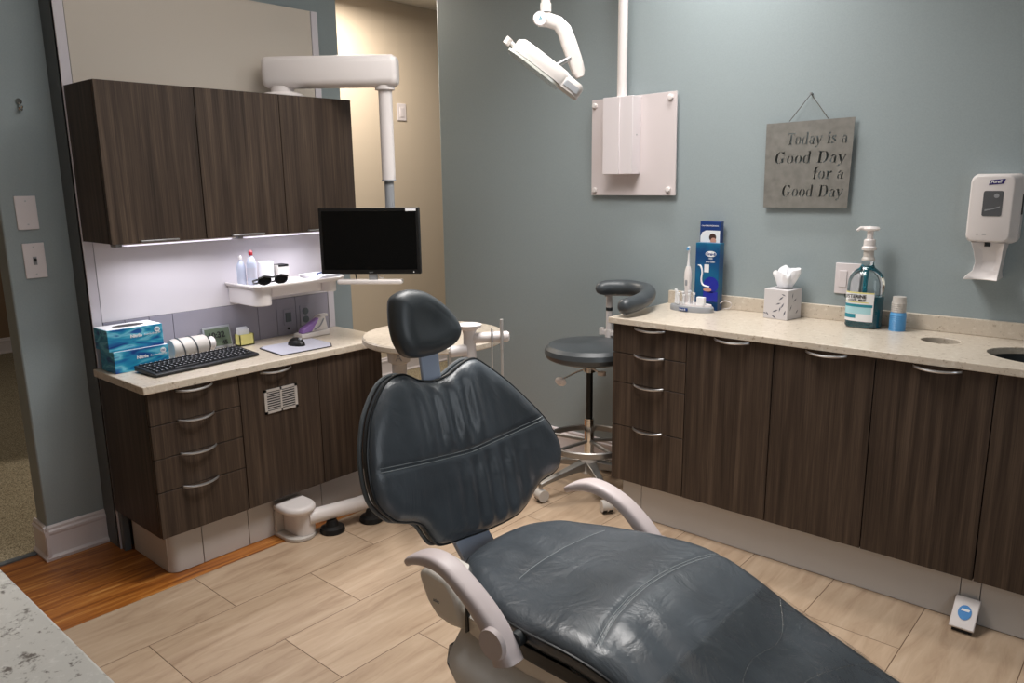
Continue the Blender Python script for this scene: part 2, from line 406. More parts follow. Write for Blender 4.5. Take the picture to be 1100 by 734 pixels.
# base cabinets left
tk = MB()
for a, b in ((-1.56, -1.432), (-1.432, -1.23), (-1.23, -1.106), (-1.106, -.864), (-.864, -.637), (-.637, -.50)):
    if a == -1.56:
        pts = [(-1.33, -1.565), (-1.02, -1.565)] + [(-1.035 + .042 * cos(t), -1.523 + .042 * sin(t)) for t in [radians(-70 + 70 * k / 6) for k in range(7)]] + [(-.993, b - .0015), (-1.33, b - .0015)]
        tk.prism([V(x, y, .002) for x, y in pts], (0, 0, .168))
    else: tk.box(-1.33, -.993, a + .0015, b - .0015, .002, .17)
tag(tk.build('toe_kick', KICK, bevel=.001), 'grey rounded-corner plinth under the left base cabinets', 'plinth')
pc = MB().box(-1.375, -1.345, -1.597, -1.57, .0, .177).box(-1.5, -1.39, -1.6, -1.597, 0, .177)
tag(pc.build('plinth_side_filler', FRAMES, bevel=.001), 'dark grey filler post between left plinth and white baseboard', 'plinth')
def carcass(parent, x0, x1, y0, y1, z0, z1): MB().box(x0, x1, y0, y1, z0, z1).build('body', WOOD, parent, bevel=.0008)
g = .0016
cb = thing('drawer_cabinet', (-1.16, (Y0 + Y1) / 2, .177), 'dark wood four-drawer base cabinet under the keyboard', 'cabinet')
carcass(cb, XB + .002, XL - .020, Y0, Y1 - .0005, .177, .751)
zs = [.177, .362, .4935, .6242, .751]
for i in range(4):
    z0, z1 = zs[i], zs[i + 1]
    d = MB().box(XL - .0195, XL, Y0 + g, Y1 - g, z0 + g, z1 - (g if i < 3 else .004)).build('drawer', WOOD, cb, bevel=.001)
    handle_mb((XL, -1.435 + .003 * (i), (z1 - .011) if i == 3 else z1 + .0), (0, 1, 0), (1, 0, 0)).build('handle', STEEL, d)
for (a, b, lab, h, n) in ((Y1, Y2, 'dark wood base cabinet with a vent grille in its door', -1.075, 1), (Y2, Y3, 'plain dark wood base cabinet at the far end of the left run', None, 0)):
    cb = thing('base_cabinet', (-1.16, (a + b) / 2, .177), lab, 'cabinet')
    carcass(cb, XB + .002, XL - .020, a + .0005, b - .0005, .177, .751)
    d = MB().box(XL - .0195, XL, a + g, b - g, .179, .747).build('door', WOOD, cb, bevel=.001)
    if n:
        handle_mb((XL, -1.075, .740), (0, 1, 0), (1, 0, 0)).build('handle', STEEL, d)
        v = MB(); vy0, vy1, vz0, vz1 = -1.137, -.981, .562, .664
        for q in ((vy0, vy1, vz0, vz0 + .01), (vy0, vy1, vz1 - .01, vz1), (vy0, vy0 + .012, vz0, vz1), (vy1 - .012, vy1, vz0, vz1), (-1.063, -1.055, vz0, vz1)):
            v.box(XL, XL + .005, q[0], q[1], q[2], q[3])
        for k in range(8): 
            z = vz0 + .0165 + k * .0099
            v.box(XL + .0005, XL + .0045, vy0 + .01, vy1 - .01, z - .0018, z + .0018)
        vo = v.build('vent_grille', SATINL, d)
        MB().box(XL, XL + .0008, vy0 + .005, vy1 - .005, vz0 + .005, vz1 - .005).build('vent_opening', BLACK, vo)
# left counter with rounded far end
pts = [(-.93, -1.622), (-.93, -.60)] + [(-.93 - .14 * (1 - cos(t)), -.60 + .14 * sin(t)) for t in [radians(15 * k) for k in range(1, 7)]] + [(XB + .002, -.455), (XB + .002, -1.622)]
tag(MB().prism([V(x, y, .753) for x, y in pts], (0, 0, .030)).build('worktop', TOP, bevel=.003), 'speckled beige worktop carrying the keyboard and glove boxes', 'worktop')

# upper cabinets
U = [-1.5995, -1.2332, -.8634, -.4901]
labs = ['dark wood wall cabinet nearest the switches, leftmost of three', 'dark wood wall cabinet in the middle of the upper three', 'dark wood wall cabinet partly behind the monitor, rightmost of three']
hy = [-1.4235, -1.055, -.69]
for i in range(3):
    cb = thing('wall_cabinet', (-1.25, (U[i] + U[i + 1]) / 2, 1.285), labs[i], 'cabinet', )
    MB().box(XB + .002, XU - .020, U[i] + .0005, U[i + 1] - .0005, 1.287, 1.8627).build('body', WOOD, cb, bevel=.0008)
    d = MB().box(XU - .0195, XU, U[i] + g, U[i + 1] - g, 1.285, 1.8627).build('door', WOOD, cb, bevel=.001)
    MB().box(XU + .0002, XU + .016, hy[i] - .0725, hy[i] + .0725, 1.289, 1.2945).build('handle', STEEL, d, bevel=.001)
for y, l in ((-1.30, 'slim under-cabinet strip lamp above the glove boxes'), (-.80, 'slim under-cabinet strip lamp above the wall tray')):
    t = thing('strip_lamp', (-1.215, y, 1.262), l, 'lamp', 'strip lamps under the wall cabinets')
    MB().box(-1.245, -1.185, y - .23, y + .23, 1.275, 1.2865).build('housing', PLASTIC, t, bevel=.002)
    MB().box(-1.24, -1.19, y - .215, y + .215, 1.270, 1.2755).build('diffuser', GLOWM, t, bevel=.002)
    MB().box(-1.24, -1.19, y - .255, y - .231, 1.268, 1.2865).build('end_cap', GREYP, t, bevel=.002)

# left wall plates and hook
t = thing('blank_wall_plate', (-1.5114, -1.74, 1.336), 'blank white wall plate above the light switch on the left wall', 'wall plate')
MB().box(-1.5114, -1.505, -1.776, -1.703, 1.336, 1.462).build('plate', TRIM, t, bevel=.002)
for z in (1.355, 1.443): MB().cyl((-1.5055, -1.7395, z), (-1.5035, -1.7395, z), .003, n=10).build('screw', STEEL, t)
t = thing('light_switch', (-1.5114, -1.73, 1.148), 'white toggle light switch on the left blue wall', 'switch')
MB().box(-1.5114, -1.505, -1.771, -1.696, 1.150, 1.284).build('plate', TRIM, t, bevel=.002)
MB().box(-1.505, -1.5045, -1.741, -1.727, 1.2, 1.232).build('slot', GREYP, t)
MB().box(-1.505, -1.494, -1.738, -1.730, 1.214, 1.226).build('toggle', BLACK, t, bevel=.001)
for z in (1.165, 1.269): MB().cyl((-1.5055, -1.734, z), (-1.5035, -1.734, z), .003, n=10).build('screw', STEEL, t)
t = thing('coat_hook', (-1.5114, -1.714, 1.77), 'small chrome coat hook high on the left blue wall', 'hook')
MB().lathe((-1.5114, -1.714, 1.808), [(0, 0), (.012, 0), (.011, .006), (0, .006)], 16, 'X').build('back_plate', CHROME, t)
MB().tube(catmull([(-1.507, -1.714, 1.802), (-1.495, -1.714, 1.79), (-1.485, -1.714, 1.782), (-1.478, -1.714, 1.79)], 4, False), .004, 8).lathe((-1.506, -1.714, 1.780), [(0, 0), (.008, 0), (.008, .008), (0, .008)], 12, 'X').build('hook_arm', CHROME, t)
t = thing('light_switch', (-2.81, 1.28, 1.95), 'white rocker light switch on the cream hallway wall', 'switch')
MB().box(-2.81, -2.803, 1.237, 1.323, 1.953, 2.078).build('plate', TRIM, t, bevel=.002)
MB().box(-2.803, -2.799, 1.262, 1.298, 1.98, 2.05).build('rocker', TRIM, t, bevel=.001)

# ------------------------------------------------------------------ left counter items
ZL = .783
def glove_box(z, dy, dx, label):
    a = radians(4 if dy else 0); R = Matrix.Rotation(a, 3, 'Z')
    x0, x1, y0, y1 = -1.350 + dx, -1.222 + dx, -1.612 + dy, -1.40 + dy; h = .084
    t = thing('glove_box', ((x0 + x1) / 2, (y0 + y1) / 2, z), label, 'box', 'blue glove cartons')
    MB().box(x0, x1, y0, y1, z, z + h).build('carton', GLOVE, t, bevel=.001)
    MB().lathe(((x0 + x1) / 2, (y0 + y1) / 2, z + h), [(0, 0), (.06, 0), (.06, .0006), (0, .0006)], 24, 'Z', .55, 1).build('opening', BLACK, t)
    MB().box(x0 + .002, x1 - .002, y0 + .002, y1 - .002, z + h + .0001, z + h + .0004).build('top_print', WHITE, t)
    MB().text('Nitrile', .017, (x1 + .0005, y0 + .085, z + .045), (0, 1, 0), (0, 0, 1), .0006).text('PowderFree PF', .0105, (x1 + .0005, y0 + .138, z + .047), (0, 1, 0), (0, 0, 1), .0).build('lettering', WHITE, t)
    MB().lathe((x1 + .0002, y1 - .022, z + .064), [(0, 0), (.011, 0), (.011, .0008), (0, .0008)], 20, 'X').build('badge', WHITE, t)
    MB().text('100', .012, (x1 + .0012, y1 - .033, z + .0595), (0, 1, 0), (0, 0, 1)).build('badge_lettering', NAVY, t)
glove_box(ZL + .001, .012, .008, 'blue glove carton on the worktop, lower of two')
glove_box(ZL + .087, 0, 0, 'blue glove carton on top of the other')
# rolled white device
t = thing('white_roll', (-1.30, -1.22, ZL), 'white cylindrical gadget wrapped with a grey cord beside the glove boxes', 'device')
c = V(-1.278, 0, ZL + .046)
MB().tube([c + V(0, -1.350, 0), c + V(0, -1.34, 0), c + V(0, -1.21, 0), c + V(0, -1.200, 0)], [.038, .042, .042, .037], 28).build('body', PLASTIC2, t)
MB().tube([c + V(0, -1.200, 0), c + V(0, -1.168, 0), c + V(0, -1.162, 0)], [.026, .028, .022], 20).build('cap', PLASTIC, t)
MB().tube([c + V(0, -1.199, 0), c + V(0, -1.192, 0)], .034, 20).build('cap_ring', BLACK, t)
hp = []
for k in range(61):
    a = 2 * pi * k / 30; hp.append(c + V(.0438 * sin(a), -1.325 + .11 * k / 60, .0438 * cos(a)))
MB().tube(hp, .0028, 6).build('cord', FRAMES, t)
# clock
R = Matrix.Rotation(radians(-14), 3, 'Y')
t = thing('desk_clock', (-1.33, -1.075, ZL), 'grey framed digital desk clock leaning behind the keyboard', 'clock')
pv = V(-1.345, -1.08, ZL)
MB().box(-1.36, -1.345, -1.165, -1.035, ZL + .001, ZL + .10, R, pv).build('frame', GREYP, t, bevel=.003)
MB().box(-1.3465, -1.3435, -1.157, -1.043, ZL + .012, ZL + .09, R, pv).build('display', LCD, t)
d = MB().text('10:32', .036, (-1.343, -1.152, ZL + .05), (0, 1, 0), (-.24, 0, .97), .001).text('72', .026, (-1.337, -1.145, ZL + .018), (0, 1, 0), (-.24, 0, .97), .001).text('45', .026, (-1.337, -1.09, ZL + .018), (0, 1, 0), (-.24, 0, .97), .001)
d.build('digits', BLACK, t)
# yellow note holder
t = thing('note_holder', (-1.325, -.965, ZL), 'pale yellow note holder standing right of the desk clock', 'holder')
y0, y1, x0, x1 = -1.028, -.958, -1.345, -1.30
MB().box(x0, x1, y0, y1, ZL + .001, ZL + .006).box(x0, x0 + .004, y0, y1, ZL + .001, ZL + .052).box(x1 - .004, x1, y0, y1, ZL + .001, ZL + .052).box(x0, x1, y0, y0 + .004, ZL + .001, ZL + .052).box(x0, x1, y1 - .004, y1, ZL + .001, ZL + .052).build('tray', YEL, t)
nc = MB()
for k in range(6): nc.box(-1.338 + k * .0045, -1.3355 + k * .0045, -1.022, -.972, ZL + .007, ZL + .082 - .002 * k)
tag(nc.build('note_cards', PAPER), 'white note cards standing in the yellow holder', 'cards')
# keyboard
t = thing('keyboard', (-1.14, -1.28, ZL), 'long black computer keyboard lying on the left worktop', 'keyboard')
ka, kb = V(-1.03, -1.51, ZL), V(-1.03, -1.51, ZL)
kd = (V(-1.07, -1.07, 0) - V(-1.035, -1.525, 0)).normalized(); kn = V(-kd.y, kd.x, 0)
KO = V(-1.030, -1.528, ZL)
def kp(a, b, z): return KO + kd * a + kn * b + V(0, 0, z)
MB().loft([[kp(0, 0, .003), kp(.455, 0, .003), kp(.455, 0, .013), kp(0, 0, .013)], [kp(.0, .16, .006), kp(.455, .16, .006), kp(.455, .16, .027), kp(0, .16, .027)]]).build('case', KEYM, t, bevel=.003)
for r in range(6):
    b = .016 + r * .0222 + (.006 if r == 5 else 0); a = .012; row = MB(); leg = MB(); k = 0
    while a < .437:
        wd = .0185
        if r == 0 and k == 4: wd = .105
        if k in (0,) and r in (1, 2, 3): wd = .026
        if a + wd > .440: break
        zt = .014 + b * .0875; 
        q = [(a + .001, b + .001), (a + wd - .001, b + .001), (a + wd - .001, b + .0175), (a + .001, b + .0175)]
        qi = [(a + .003, b + .003), (a + wd - .003, b + .003), (a + wd - .003, b + .0155), (a + .003, b + .0155)]
        row.loft([[kp(x, y, zt - .003) for x, y in q], [kp(x, y, zt + .005) for x, y in qi]])
        if wd < .03: 
            lq = [(a + .006, b + .009), (a + .0115, b + .009), (a + .0115, b + .0135), (a + .006, b + .0135)]
            leg.face([kp(x, y, zt + .0054) for x, y in lq])
        a += wd + .0012; k += 1
        if 12.5 < k < 13.5 and r != 0: a += .008
    ro = row.build('key_row', KEYM, t)
    leg.build('key_legends', KEYL, ro)
# mouse pad and mouse
pd = [(-.985, -1.02), (-.975, -.77), (-1.03, -.735), (-1.20, -.72), (-1.215, -.97), (-1.19, -1.0)]
t = thing('mouse_pad', (-1.09, -.87, ZL), 'light grey mouse pad with dark edge on the left worktop', 'mouse pad')
MB().prism([V(x, y, ZL + .0005) for x, y in pd], (0, 0, .0030)).build('base', BLACK, t)
cx, cy = -1.09, -.87
MB().prism([V(cx + (x - cx) * .965, cy + (y - cy) * .965, ZL + .0036) for x, y in pd], (0, 0, .0012)).build('surface', PAD, t)
t = thing('computer_mouse', (-1.115, -.858, ZL + .005), 'small black computer mouse on the grey mouse pad', 'mouse')
rg = []
for k in range(9):
    s_ = sin(pi / 2 * k / 8); cz = cos(pi / 2 * k / 8)
    rg.append([V(-1.115 + .05 * max(cz, .02) * cos(a) * (1.0), -.858 + .031 * max(cz, .02) * sin(a) * (1 - .1 * cos(a)), ZL + .005 + .034 * s_) for a in [2 * pi * q / 24 for q in range(24)]])
MB().loft(rg).build('shell', BLACK, t)
MB().cyl((-1.088, -.863, ZL + .034), (-1.088, -.853, ZL + .034), .006, n=12).build('wheel', GREYP, t)
MB().text('*', .03, (-1.125, -.864, ZL + .0395), (0, 1, 0), (-1, 0, 0)).build('mark', GREYP, t)
# purple-white dispenser
t = thing('wipe_dispenser', (-1.26, -.68, ZL), 'small white and purple wedge-shaped dispenser at the worktop far end', 'dispenser')
MB().loft([[V(-1.22 + dx, y, ZL + .001 + z) for y, z in ((-.76, 0), (-.60, 0), (-.60, .028), (-.76, .02))] for dx in (0, -.07)]).build('base', PLASTIC, t, bevel=.004)
MB().loft([[V(-1.228 + dx, y, ZL + z) for y, z in ((-.752, .022), (-.69, .026), (-.62, .088), (-.655, .085), (-.74, .045))] for dx in (0, -.04)]).build('head', PURP, t, bevel=.006)
MB().loft([[V(-1.225 + dx, y, ZL + z) for y, z in ((-.70, .027), (-.61, .027), (-.622, .09), (-.64, .094), (-.655, .085))] for dx in (0, -.05)]).box(-1.26, -1.235, -.645, -.60, ZL + .086, ZL + .101).build('nozzle', PLASTIC, t, bevel=.003)
MB().tube(catmull([(-1.222, -.69, ZL + .035), (-1.218, -.66, ZL + .05), (-1.22, -.635, ZL + .082)], 6, False), .003, 8).build('trigger', GREYP, t)

# wall tray
t = thing('wall_tray', (-1.26, -.80, .98), 'white plastic accessory tray mounted on the panel under the wall cabinets', 'shelf')
pt = [(XB + .001, -1.03), (-1.14, -1.03), (-1.118, -1.01), (-1.118, -.60), (-1.15, -.56), (XB + .001, -.55)]
MB().prism([V(x, y, 1.052) for x, y in pt], (0, 0, .010)).build('tray_top', PLASTIC, t, bevel=.002)
rim = MB()
for (a, b) in zip(pt, pt[1:]): rim.tube([V(a[0], a[1], 1.064), V(b[0], b[1], 1.064)], .006, 8)
rim.build('rim', PLASTIC, t)
def bracket(y0, y1, z0):
    q = [(XB + .001, y0), (-1.19, y0)] + [(-1.19 + .05 * sin(a), y0 + (y1 - y0) / 2 - (y1 - y0) / 2 * cos(a)) for a in [pi * k / 8 for k in range(1, 8)]] + [(-1.19, y1), (XB + .001, y1)]
    MB().prism([V(x, y, z0) for x, y in q], (0, 0, 1.052 - z0)).build('bracket', PLASTIC, t, bevel=.004)
bracket(-1.02, -.93, .975); bracket(-.66, -.59, 1.0)
MB().box(-1.22, -1.18, -.925, -.66, 1.005, 1.050).build('front_bar', PLASTIC, t, bevel=.008)
ZT = 1.0625
def bottle(x, y, r, h, label, cap, lab=False):
    t = thing('spray_bottle', (x, y, ZT), label, 'bottle')
    MB().lathe((x, y, ZT), [(r * .9, 0), (r, .004), (r, h * .62), (r * .75, h * .74), (r * .35, h * .82), (r * .33, h * .88), (0, h * .88)])  .build('body', MILKY, t)
    MB().lathe((x, y, ZT), [(r * .42, h * .86), (r * .42, h * .95), (r * .2, h), (0, h)], 16).build('cap', cap, t)
    if lab: MB().lathe((x, y, ZT + h * .2), [(r * 1.02, 0), (r * 1.02, h * .3)], 24).build('label_band', PAD, t)
bottle(-1.275, -1.008, .019, .128, 'slim white bottle on the wall tray, left of two', PLASTIC)
bottle(-1.245, -.974, .021, .150, 'white bottle with red cap on the wall tray', RED, True)
t = thing('sunglasses', (-1.17, -.90, ZT), 'dark sunglasses folded on the edge of the white wall tray', 'sunglasses')
for k, y in enumerate((-.972, -.899)):
    MB().lathe((-1.150 + .012 * k, y, ZT + .024), [(0, -.002), (.030, -.003), (.034, 0), (.030, .003), (0, .002)], 24, 'X', 1, .62).build('lens', SCREEN, t)
MB().tube([(-1.146, -1.004, ZT + .036), (-1.144, -.975, ZT + .044), (-1.143, -.936, ZT + .036), (-1.135, -.899, ZT + .044), (-1.134, -.868, ZT + .036)], .0045, 8).build('bridge', BLACK, t)
for y0, y1, x in ((-1.004, -.93, -1.155), (-.867, -.94, -1.145)):
    MB().tube([(x, y0, ZT + .030), (x - .035, y0, ZT + .022), (x - .07, (y0 * .7 + y1 * .3), ZT + .007), (x - .075, y1, ZT + .005)], .004, 8).build('temple', BLACK, t)
t = thing('tissue_roll', (-1.30, -.84, ZT), 'short white paper roll on the wall tray behind the sunglasses', 'roll')
MB().lathe((-1.30, -.872, ZT), [(.012, 0), (.033, 0), (.034, .002), (.034, .088), (.032, .09), (.012, .09), (.012, .06)], 28).build('roll', PAPER, t)
t = thing('card_box', (-1.29, -.77, ZT), 'small open grey box beside the paper roll on the tray', 'box')
MB().box(-1.32, -1.265, -.832, -.775, ZT, ZT + .070).build('box_body', PLASTIC2, t, bevel=.001)
MB().box(-1.318, -1.2645, -.829, -.778, ZT + .062, ZT + .0715).build('contents', BLACK, t)
tag(MB().box(-1.25, -1.15, -.85, -.75, ZT, ZT + .008).build('paper_pad', PAPER, bevel=.001), 'thin white pad lying in front of the grey box on the tray', 'pad')
t = MB()
for k in range(5): t.box(-1.30, -1.14, -.70, -.575, ZT + k * .0035, ZT + k * .0035 + .002, Matrix.Rotation(radians(4 * k - 6), 3, 'Z'))
tag(t.build('paper_stack', PAPER), 'loose white papers lying on the tray beside the monitor', 'papers')
tag(MB().tube([(-1.17, -.69, ZT + .024), (-1.23, -.60, ZT + .024)], .004, 8).build('pen', NAVY), 'dark blue pen on the tray papers', 'pen')

# ------------------------------------------------------------------ monitor arm
t = thing('swing_arm', (-1.25, -.777, 1.863), 'white swing arm with long vertical pole carrying the monitor', 'monitor arm')
B = V(-1.262, -.745, 0); E_ = V(-.89, -.44, 0); dv = (E_ - B).normalized(); nv = V(-dv.y, dv.x, 0)
MB().lathe((B.x, B.y, 1.863), [(.095, 0), (.095, .012), (.08, .022), (0, .022)]).build('base_plate', PLASTIC, t)
MB().lathe((B.x, B.y, 1.885), [(.05, 0), (.05, .028), (0, .028)]).build('pivot', PLASTIC, t)
rr = []
for s_, ext in ((-.075, 0), (-.06, 1), (.565, 1), (.585, 0)):
    hh, ww = (.066, .055) if ext else (.055, .042)
    p = B + dv * (s_ if s_ < 0 else s_ - .07)
    sec = []
    for k in range(28):
        a = 2 * pi * k / 28; ca, sa = cos(a), sin(a)
        f = lambda q: math.copysign(abs(q) ** .45, q)
        sec.append(p + nv * ww * f(ca) + V(0, 0, 1.972 + hh * f(sa)))
    rr.append(sec)
MB().loft(rr).build('beam', PLASTIC, t, bevel=.008)
PX = B + dv * .455
MB().lathe((PX.x, PX.y, 1.893), [(.043, 0), (.043, .018), (0, .018)]).build('collar', PLASTIC, t)
MB().cyl((PX.x, PX.y, 1.90), (PX.x, PX.y, 1.50), .030).build('pole', PLASTIC, t)
MB().cyl((PX.x, PX.y, 1.50), (PX.x, PX.y, 1.25), .021).cyl((PX.x, PX.y, 1.50), (PX.x, PX.y, 1.507), .032).build('inner_pole', GREYP, t)
# monitor: facing the camera side
MC = V(-.858, -.625, 1.245); MR = V(.80, .60, 0).normalized(); MN = V(.60, -.80, 0).normalized()
def mq(a, b, c): return MC + MR * a + V(0, 0, b) + MN * c
hw, hh = .222, .144
def mbox(mb, a0, a1, b0, b1, c0, c1): return mb.loft([[mq(a0, b0, c0), mq(a1, b0, c0), mq(a1, b1, c0), mq(a0, b1, c0)], [mq(a0, b0, c1), mq(a1, b0, c1), mq(a1, b1, c1), mq(a0, b1, c1)]])
MB().tube([V(PX.x, PX.y, 1.25), mq(0, .0, -.03)], .02, 12).build('mount', PLASTIC2, t)
t = thing('monitor', (MC.x, MC.y, 1.1), 'black widescreen monitor hanging from the white swing arm', 'monitor')
mbox(MB(), -hw, hw, -hh, hh, -.03, .0).build('bezel', BLACK, t, bevel=.003)
mbox(MB(), -hw + .014, hw - .014, -hh + .02, hh - .014, .0, .0006).build('screen', SCREEN, t)
mbox(MB(), hw - .058, hw - .012, hh - .015, hh - .004, .001, .0018).build('sticker', PAPER, t)
MB().text('acer', .011, mq(-.008, -hh + .006, .001), MR, V(0, 0, 1)).build('lettering', GREYP, t)
mbox(MB(), hw - .032, hw - .028, -hh + .007, -hh + .012, .0, .001).build('power_light', WHITE, t)
mbox(MB(), -.012, .024, -hh - .028, -hh, -.022, -.006).build('stand_neck', GREYP, t)
MB().tube(catmull([mq(.03, -hh, -.02), mq(.035, -hh - .015, -.01), mq(.05, -hh - .018, -.01), mq(.058, -hh, -.015)], 5, False), .002, 6).build('cable_loop', PLASTIC, t)
MB().tube(catmull([mq(-.075, -hh + .01, -.02), mq(-.074, -hh - .01, -.02), mq(-.068, -hh - .035, -.02)], 5, False), .003, 6).build('cable', BLACK, t)
mbox(MB(), -.155, .135, -hh - .046, -hh - .026, -.045, .0).build('handle_bar', PLASTIC, t, bevel=.006)

# ------------------------------------------------------------------ right base cabinets
bx = [0, .3554, .7172, 1.0762, 1.4354, 1.80, 2.16]
ZB, ZTP = .178, .8897
cb = thing('drawer_cabinet', (.18, .2, ZB), 'dark wood four-drawer base cabinet under the toothbrush display', 'cabinet')
MB().box(0, bx[1] - .0005, .02, YW - .002, ZB, ZTP).build('body', WOOD, cb, bevel=.0008)
zs = [ZB, .4339, .6299, .7607, ZTP]
for i in range(4):
    d = MB().box(.0 + g, bx[1] - g, 0, .0195, zs[i] + g, zs[i + 1] - (g if i < 3 else .005)).build('drawer', WOOD, cb, bevel=.001)
    handle_mb((.183, 0, zs[i + 1] - (.013 if i == 3 else .0)), (1, 0, 0), (0, -1, 0)).build('handle', STEEL, d)
hx = [.55, .909, 1.2665, 1.66, 2.02]
lb = ['dark wood base cabinet right of the four drawers', 'dark wood base cabinet below the tissue box and mouthwash', 'dark wood base cabinet below the small round waste hole', 'dark wood base cabinet at the right frame edge, under the sink', 'dark wood base cabinet beyond the sink']
for i in range(1, 6):
    cb = thing('base_cabinet', ((bx[i] + bx[i + 1]) / 2, .2, ZB), lb[i - 1], 'cabinet')
    MB().box(bx[i] + .0005, bx[i + 1] - .0005, .02, YW - .002, ZB, .70 if i > 2 else ZTP).build('body', WOOD, cb, bevel=.0008)
    d = MB().box(bx[i] + g, bx[i + 1] - g, 0, .0195, ZB + .001, ZTP - .005).build('door', WOOD, cb, bevel=.001)
    if i != 5: handle_mb((hx[i - 1], 0, ZTP - .013), (1, 0, 0), (0, -1, 0)).build('handle', STEEL, d)
tk = MB()
for a, b in ((.03, .129), (.129, 1.395), (1.395, 1.455), (1.455, 2.15)): tk.box(a + .0012, b - .0012, .052, .40, .002, .176)
tag(tk.build('toe_kick', KICK, bevel=.001), 'long grey plinth under the right base cabinets', 'plinth')

# counter with round holes
def holed_top(x0, x1, y0, y1, z0, z1, holes, name, mat):
    m = MB(); m.box(x0, x1, y0, y1, z0, z1); o = m.build(name, mat)
    cut = MB()
    for (cx, cy, rx, ry) in holes: cut.lathe((cx, cy, z0 - .05), [(1, 0), (1, z1 - z0 + .1)], 48, 'Z', rx, ry)
    c = cut.build('cut', mat)
    bm_ = o.modifiers.new('b', 'BOOLEAN'); bm_.object = c; bm_.operation = 'DIFFERENCE'; bm_.solver = 'EXACT'
    bpy.context.view_layer.update()
    me = bpy.data.meshes.new_from_object(o.evaluated_get(bpy.context.evaluated_depsgraph_get()))
    o.modifiers.clear(); o.data = me; bpy.data.objects.remove(c)
    for p in me.polygons: p.use_smooth = True
    me.set_sharp_from_angle(angle=radians(40))
    return o
CT = .915
wt = holed_top(-.012, 2.17, -.022, YW - .001, .8905, CT, [(1.205, .30, .063, .058), (1.56, .225, .195, .145)], 'worktop', TOP)
bv = wt.modifiers.new('bevel', 'BEVEL'); bv.width = .002; bv.segments = 2; bv.limit_method = 'ANGLE'; bv.angle_limit = radians(50)
tag(wt, 'long speckled beige worktop with a round waste hole and sink', 'worktop')
bs_ = MB().box(-.005, 2.17, .4727, YW - .0005, CT + .0003, .9754)
tag(bs_.build('backsplash', TOP, bevel=.002), 'low beige stone backsplash along the blue wall', 'backsplash')
t = thing('sink_basin', (1.56, .225, .76), 'dark oval sink basin set in the beige worktop', 'sink')
MB().lathe((1.56, .225, .738), [(0, 0), (.16, 0), (.16, -.004), (0, -.004)], 24, 'Z', .195, .145).build('drain', STEEL, t)
t2 = MB()
t2.loft([[V(1.56 + .193 * r * cos(a), .225 + .143 * r * sin(a), .89 + z) for a in [2 * pi * k / 48 for k in range(48)]] for r, z in ((1, 0), (.99, -.02), (.95, -.09), (.82, -.135), (.5, -.15), (.02, -.155))], True, False)
t2.build('bowl', SINKM, t)
t = MB(); t.loft([[V(1.205 + .0655 * cos(a), .30 + .0605 * sin(a), z) for a in [2 * pi * k / 40 for k in range(40)]] for z in (.8903, .705)], True, False); t.lathe((1.205, .30, .7045), [(.066, 0), (.066, .0006)], 40)
tag(t.build('waste_chute', WASTE), 'beige lined round waste chute in the worktop', 'chute')

# ------------------------------------------------------------------ right counter items
CT += .0002
# toothbrush cartons
def carton(x0, x1, y0, y1, h, label):
    t = thing('toothbrush_carton', ((x0 + x1) / 2, (y0 + y1) / 2, CT), label, 'box')
    MB().box(x0, x1, y0, y1, CT, CT + h).build('carton', NAVY, t, bevel=.001); return t
t = carton(.165, .265, .442, .470, .392, 'tall navy toothbrush carton showing a head, behind the other')
yb = .4418
pic = [(.168, CT + .30)] + [(.168 + .048 - .048 * cos(a), CT + .325 + .03 * sin(a)) for a in [pi / 2 * k / 6 for k in range(7)]] + [(.262, CT + .355), (.262, CT + .30)]
pic = [(.168, CT + .29), (.168, CT + .325), (.176, CT + .343), (.195, CT + .352), (.262, CT + .352), (.262, CT + .29)]
MB().prism([V(x, yb, z) for x, z in pic], (0, -.0006, 0)).build('picture', WHITE, t)
MB().lathe((.228, yb - .0007, CT + .322), [(0, 0), (.017, 0), (.017, -.0006), (0, -.0006)], 20, 'Y').build('printed_hair', HAIR, t)
MB().lathe((.232, yb - .0015, CT + .306), [(0, 0), (.014, 0), (.014, -.0006), (0, -.0006)], 20, 'Y').build('printed_face', SKIN, t)
MB().text('Oral-B PROFESSIONAL', .0085, (.172, yb - .0006, CT + .37), (1, 0, 0), (0, 0, 1)).build('lettering', WHITE, t)
m_, N_, L_, b_ = nt('teal_to_navy_print')
tx = coords(N_, L_, (0, 0, 1), (0, 0, -.915)); sp = N_.new('ShaderNodeSeparateXYZ'); L_.new(tx, sp.inputs[0])
nz = node(N_, 'ShaderNodeTexNoise', inp={'Scale': 12, 'Detail': 2}); L_.new(coords(N_, L_), nz.inputs['Vector'])
ad = N_.new('ShaderNodeMath'); ad.operation = 'MULTIPLY_ADD'; L_.new(nz.outputs[0], ad.inputs[0]); ad.inputs[1].default_value = .12; L_.new(sp.outputs[2], ad.inputs[2])
L_.new(ramp(N_, L_, ad.outputs[0], [(.06, lin((12, 52, 96))), (.2, lin((16, 96, 136))), (.3, lin((14, 62, 116))), (.36, lin((20, 110, 146)))]), b_.inputs['Base Color']); b_.inputs['Roughness'].default_value = .35
t = thing('toothbrush_carton', (.23, .41, CT), 'teal and navy electric toothbrush carton standing in front of the other', 'box')
x0, x1, y0, y1, h = .172, .287, .395, .438, .300
MB().box(x0, x1, y0, y1, CT, CT + h).build('carton', m_, t, bevel=.001)
yb = y0 - .0002
MB().lathe((.246, yb, CT + .252), [(0, 0), (.026, 0), (.026, -.0006), (0, -.0006)], 28, 'Y', 1, .5).build('badge', WHITE, t)
MB().text('Oral-B', .017, (.246, yb - .0006, CT + .246), (1, 0, 0), (0, 0, 1), .0006, align='CENTER').build('badge_lettering', NAVY, t)
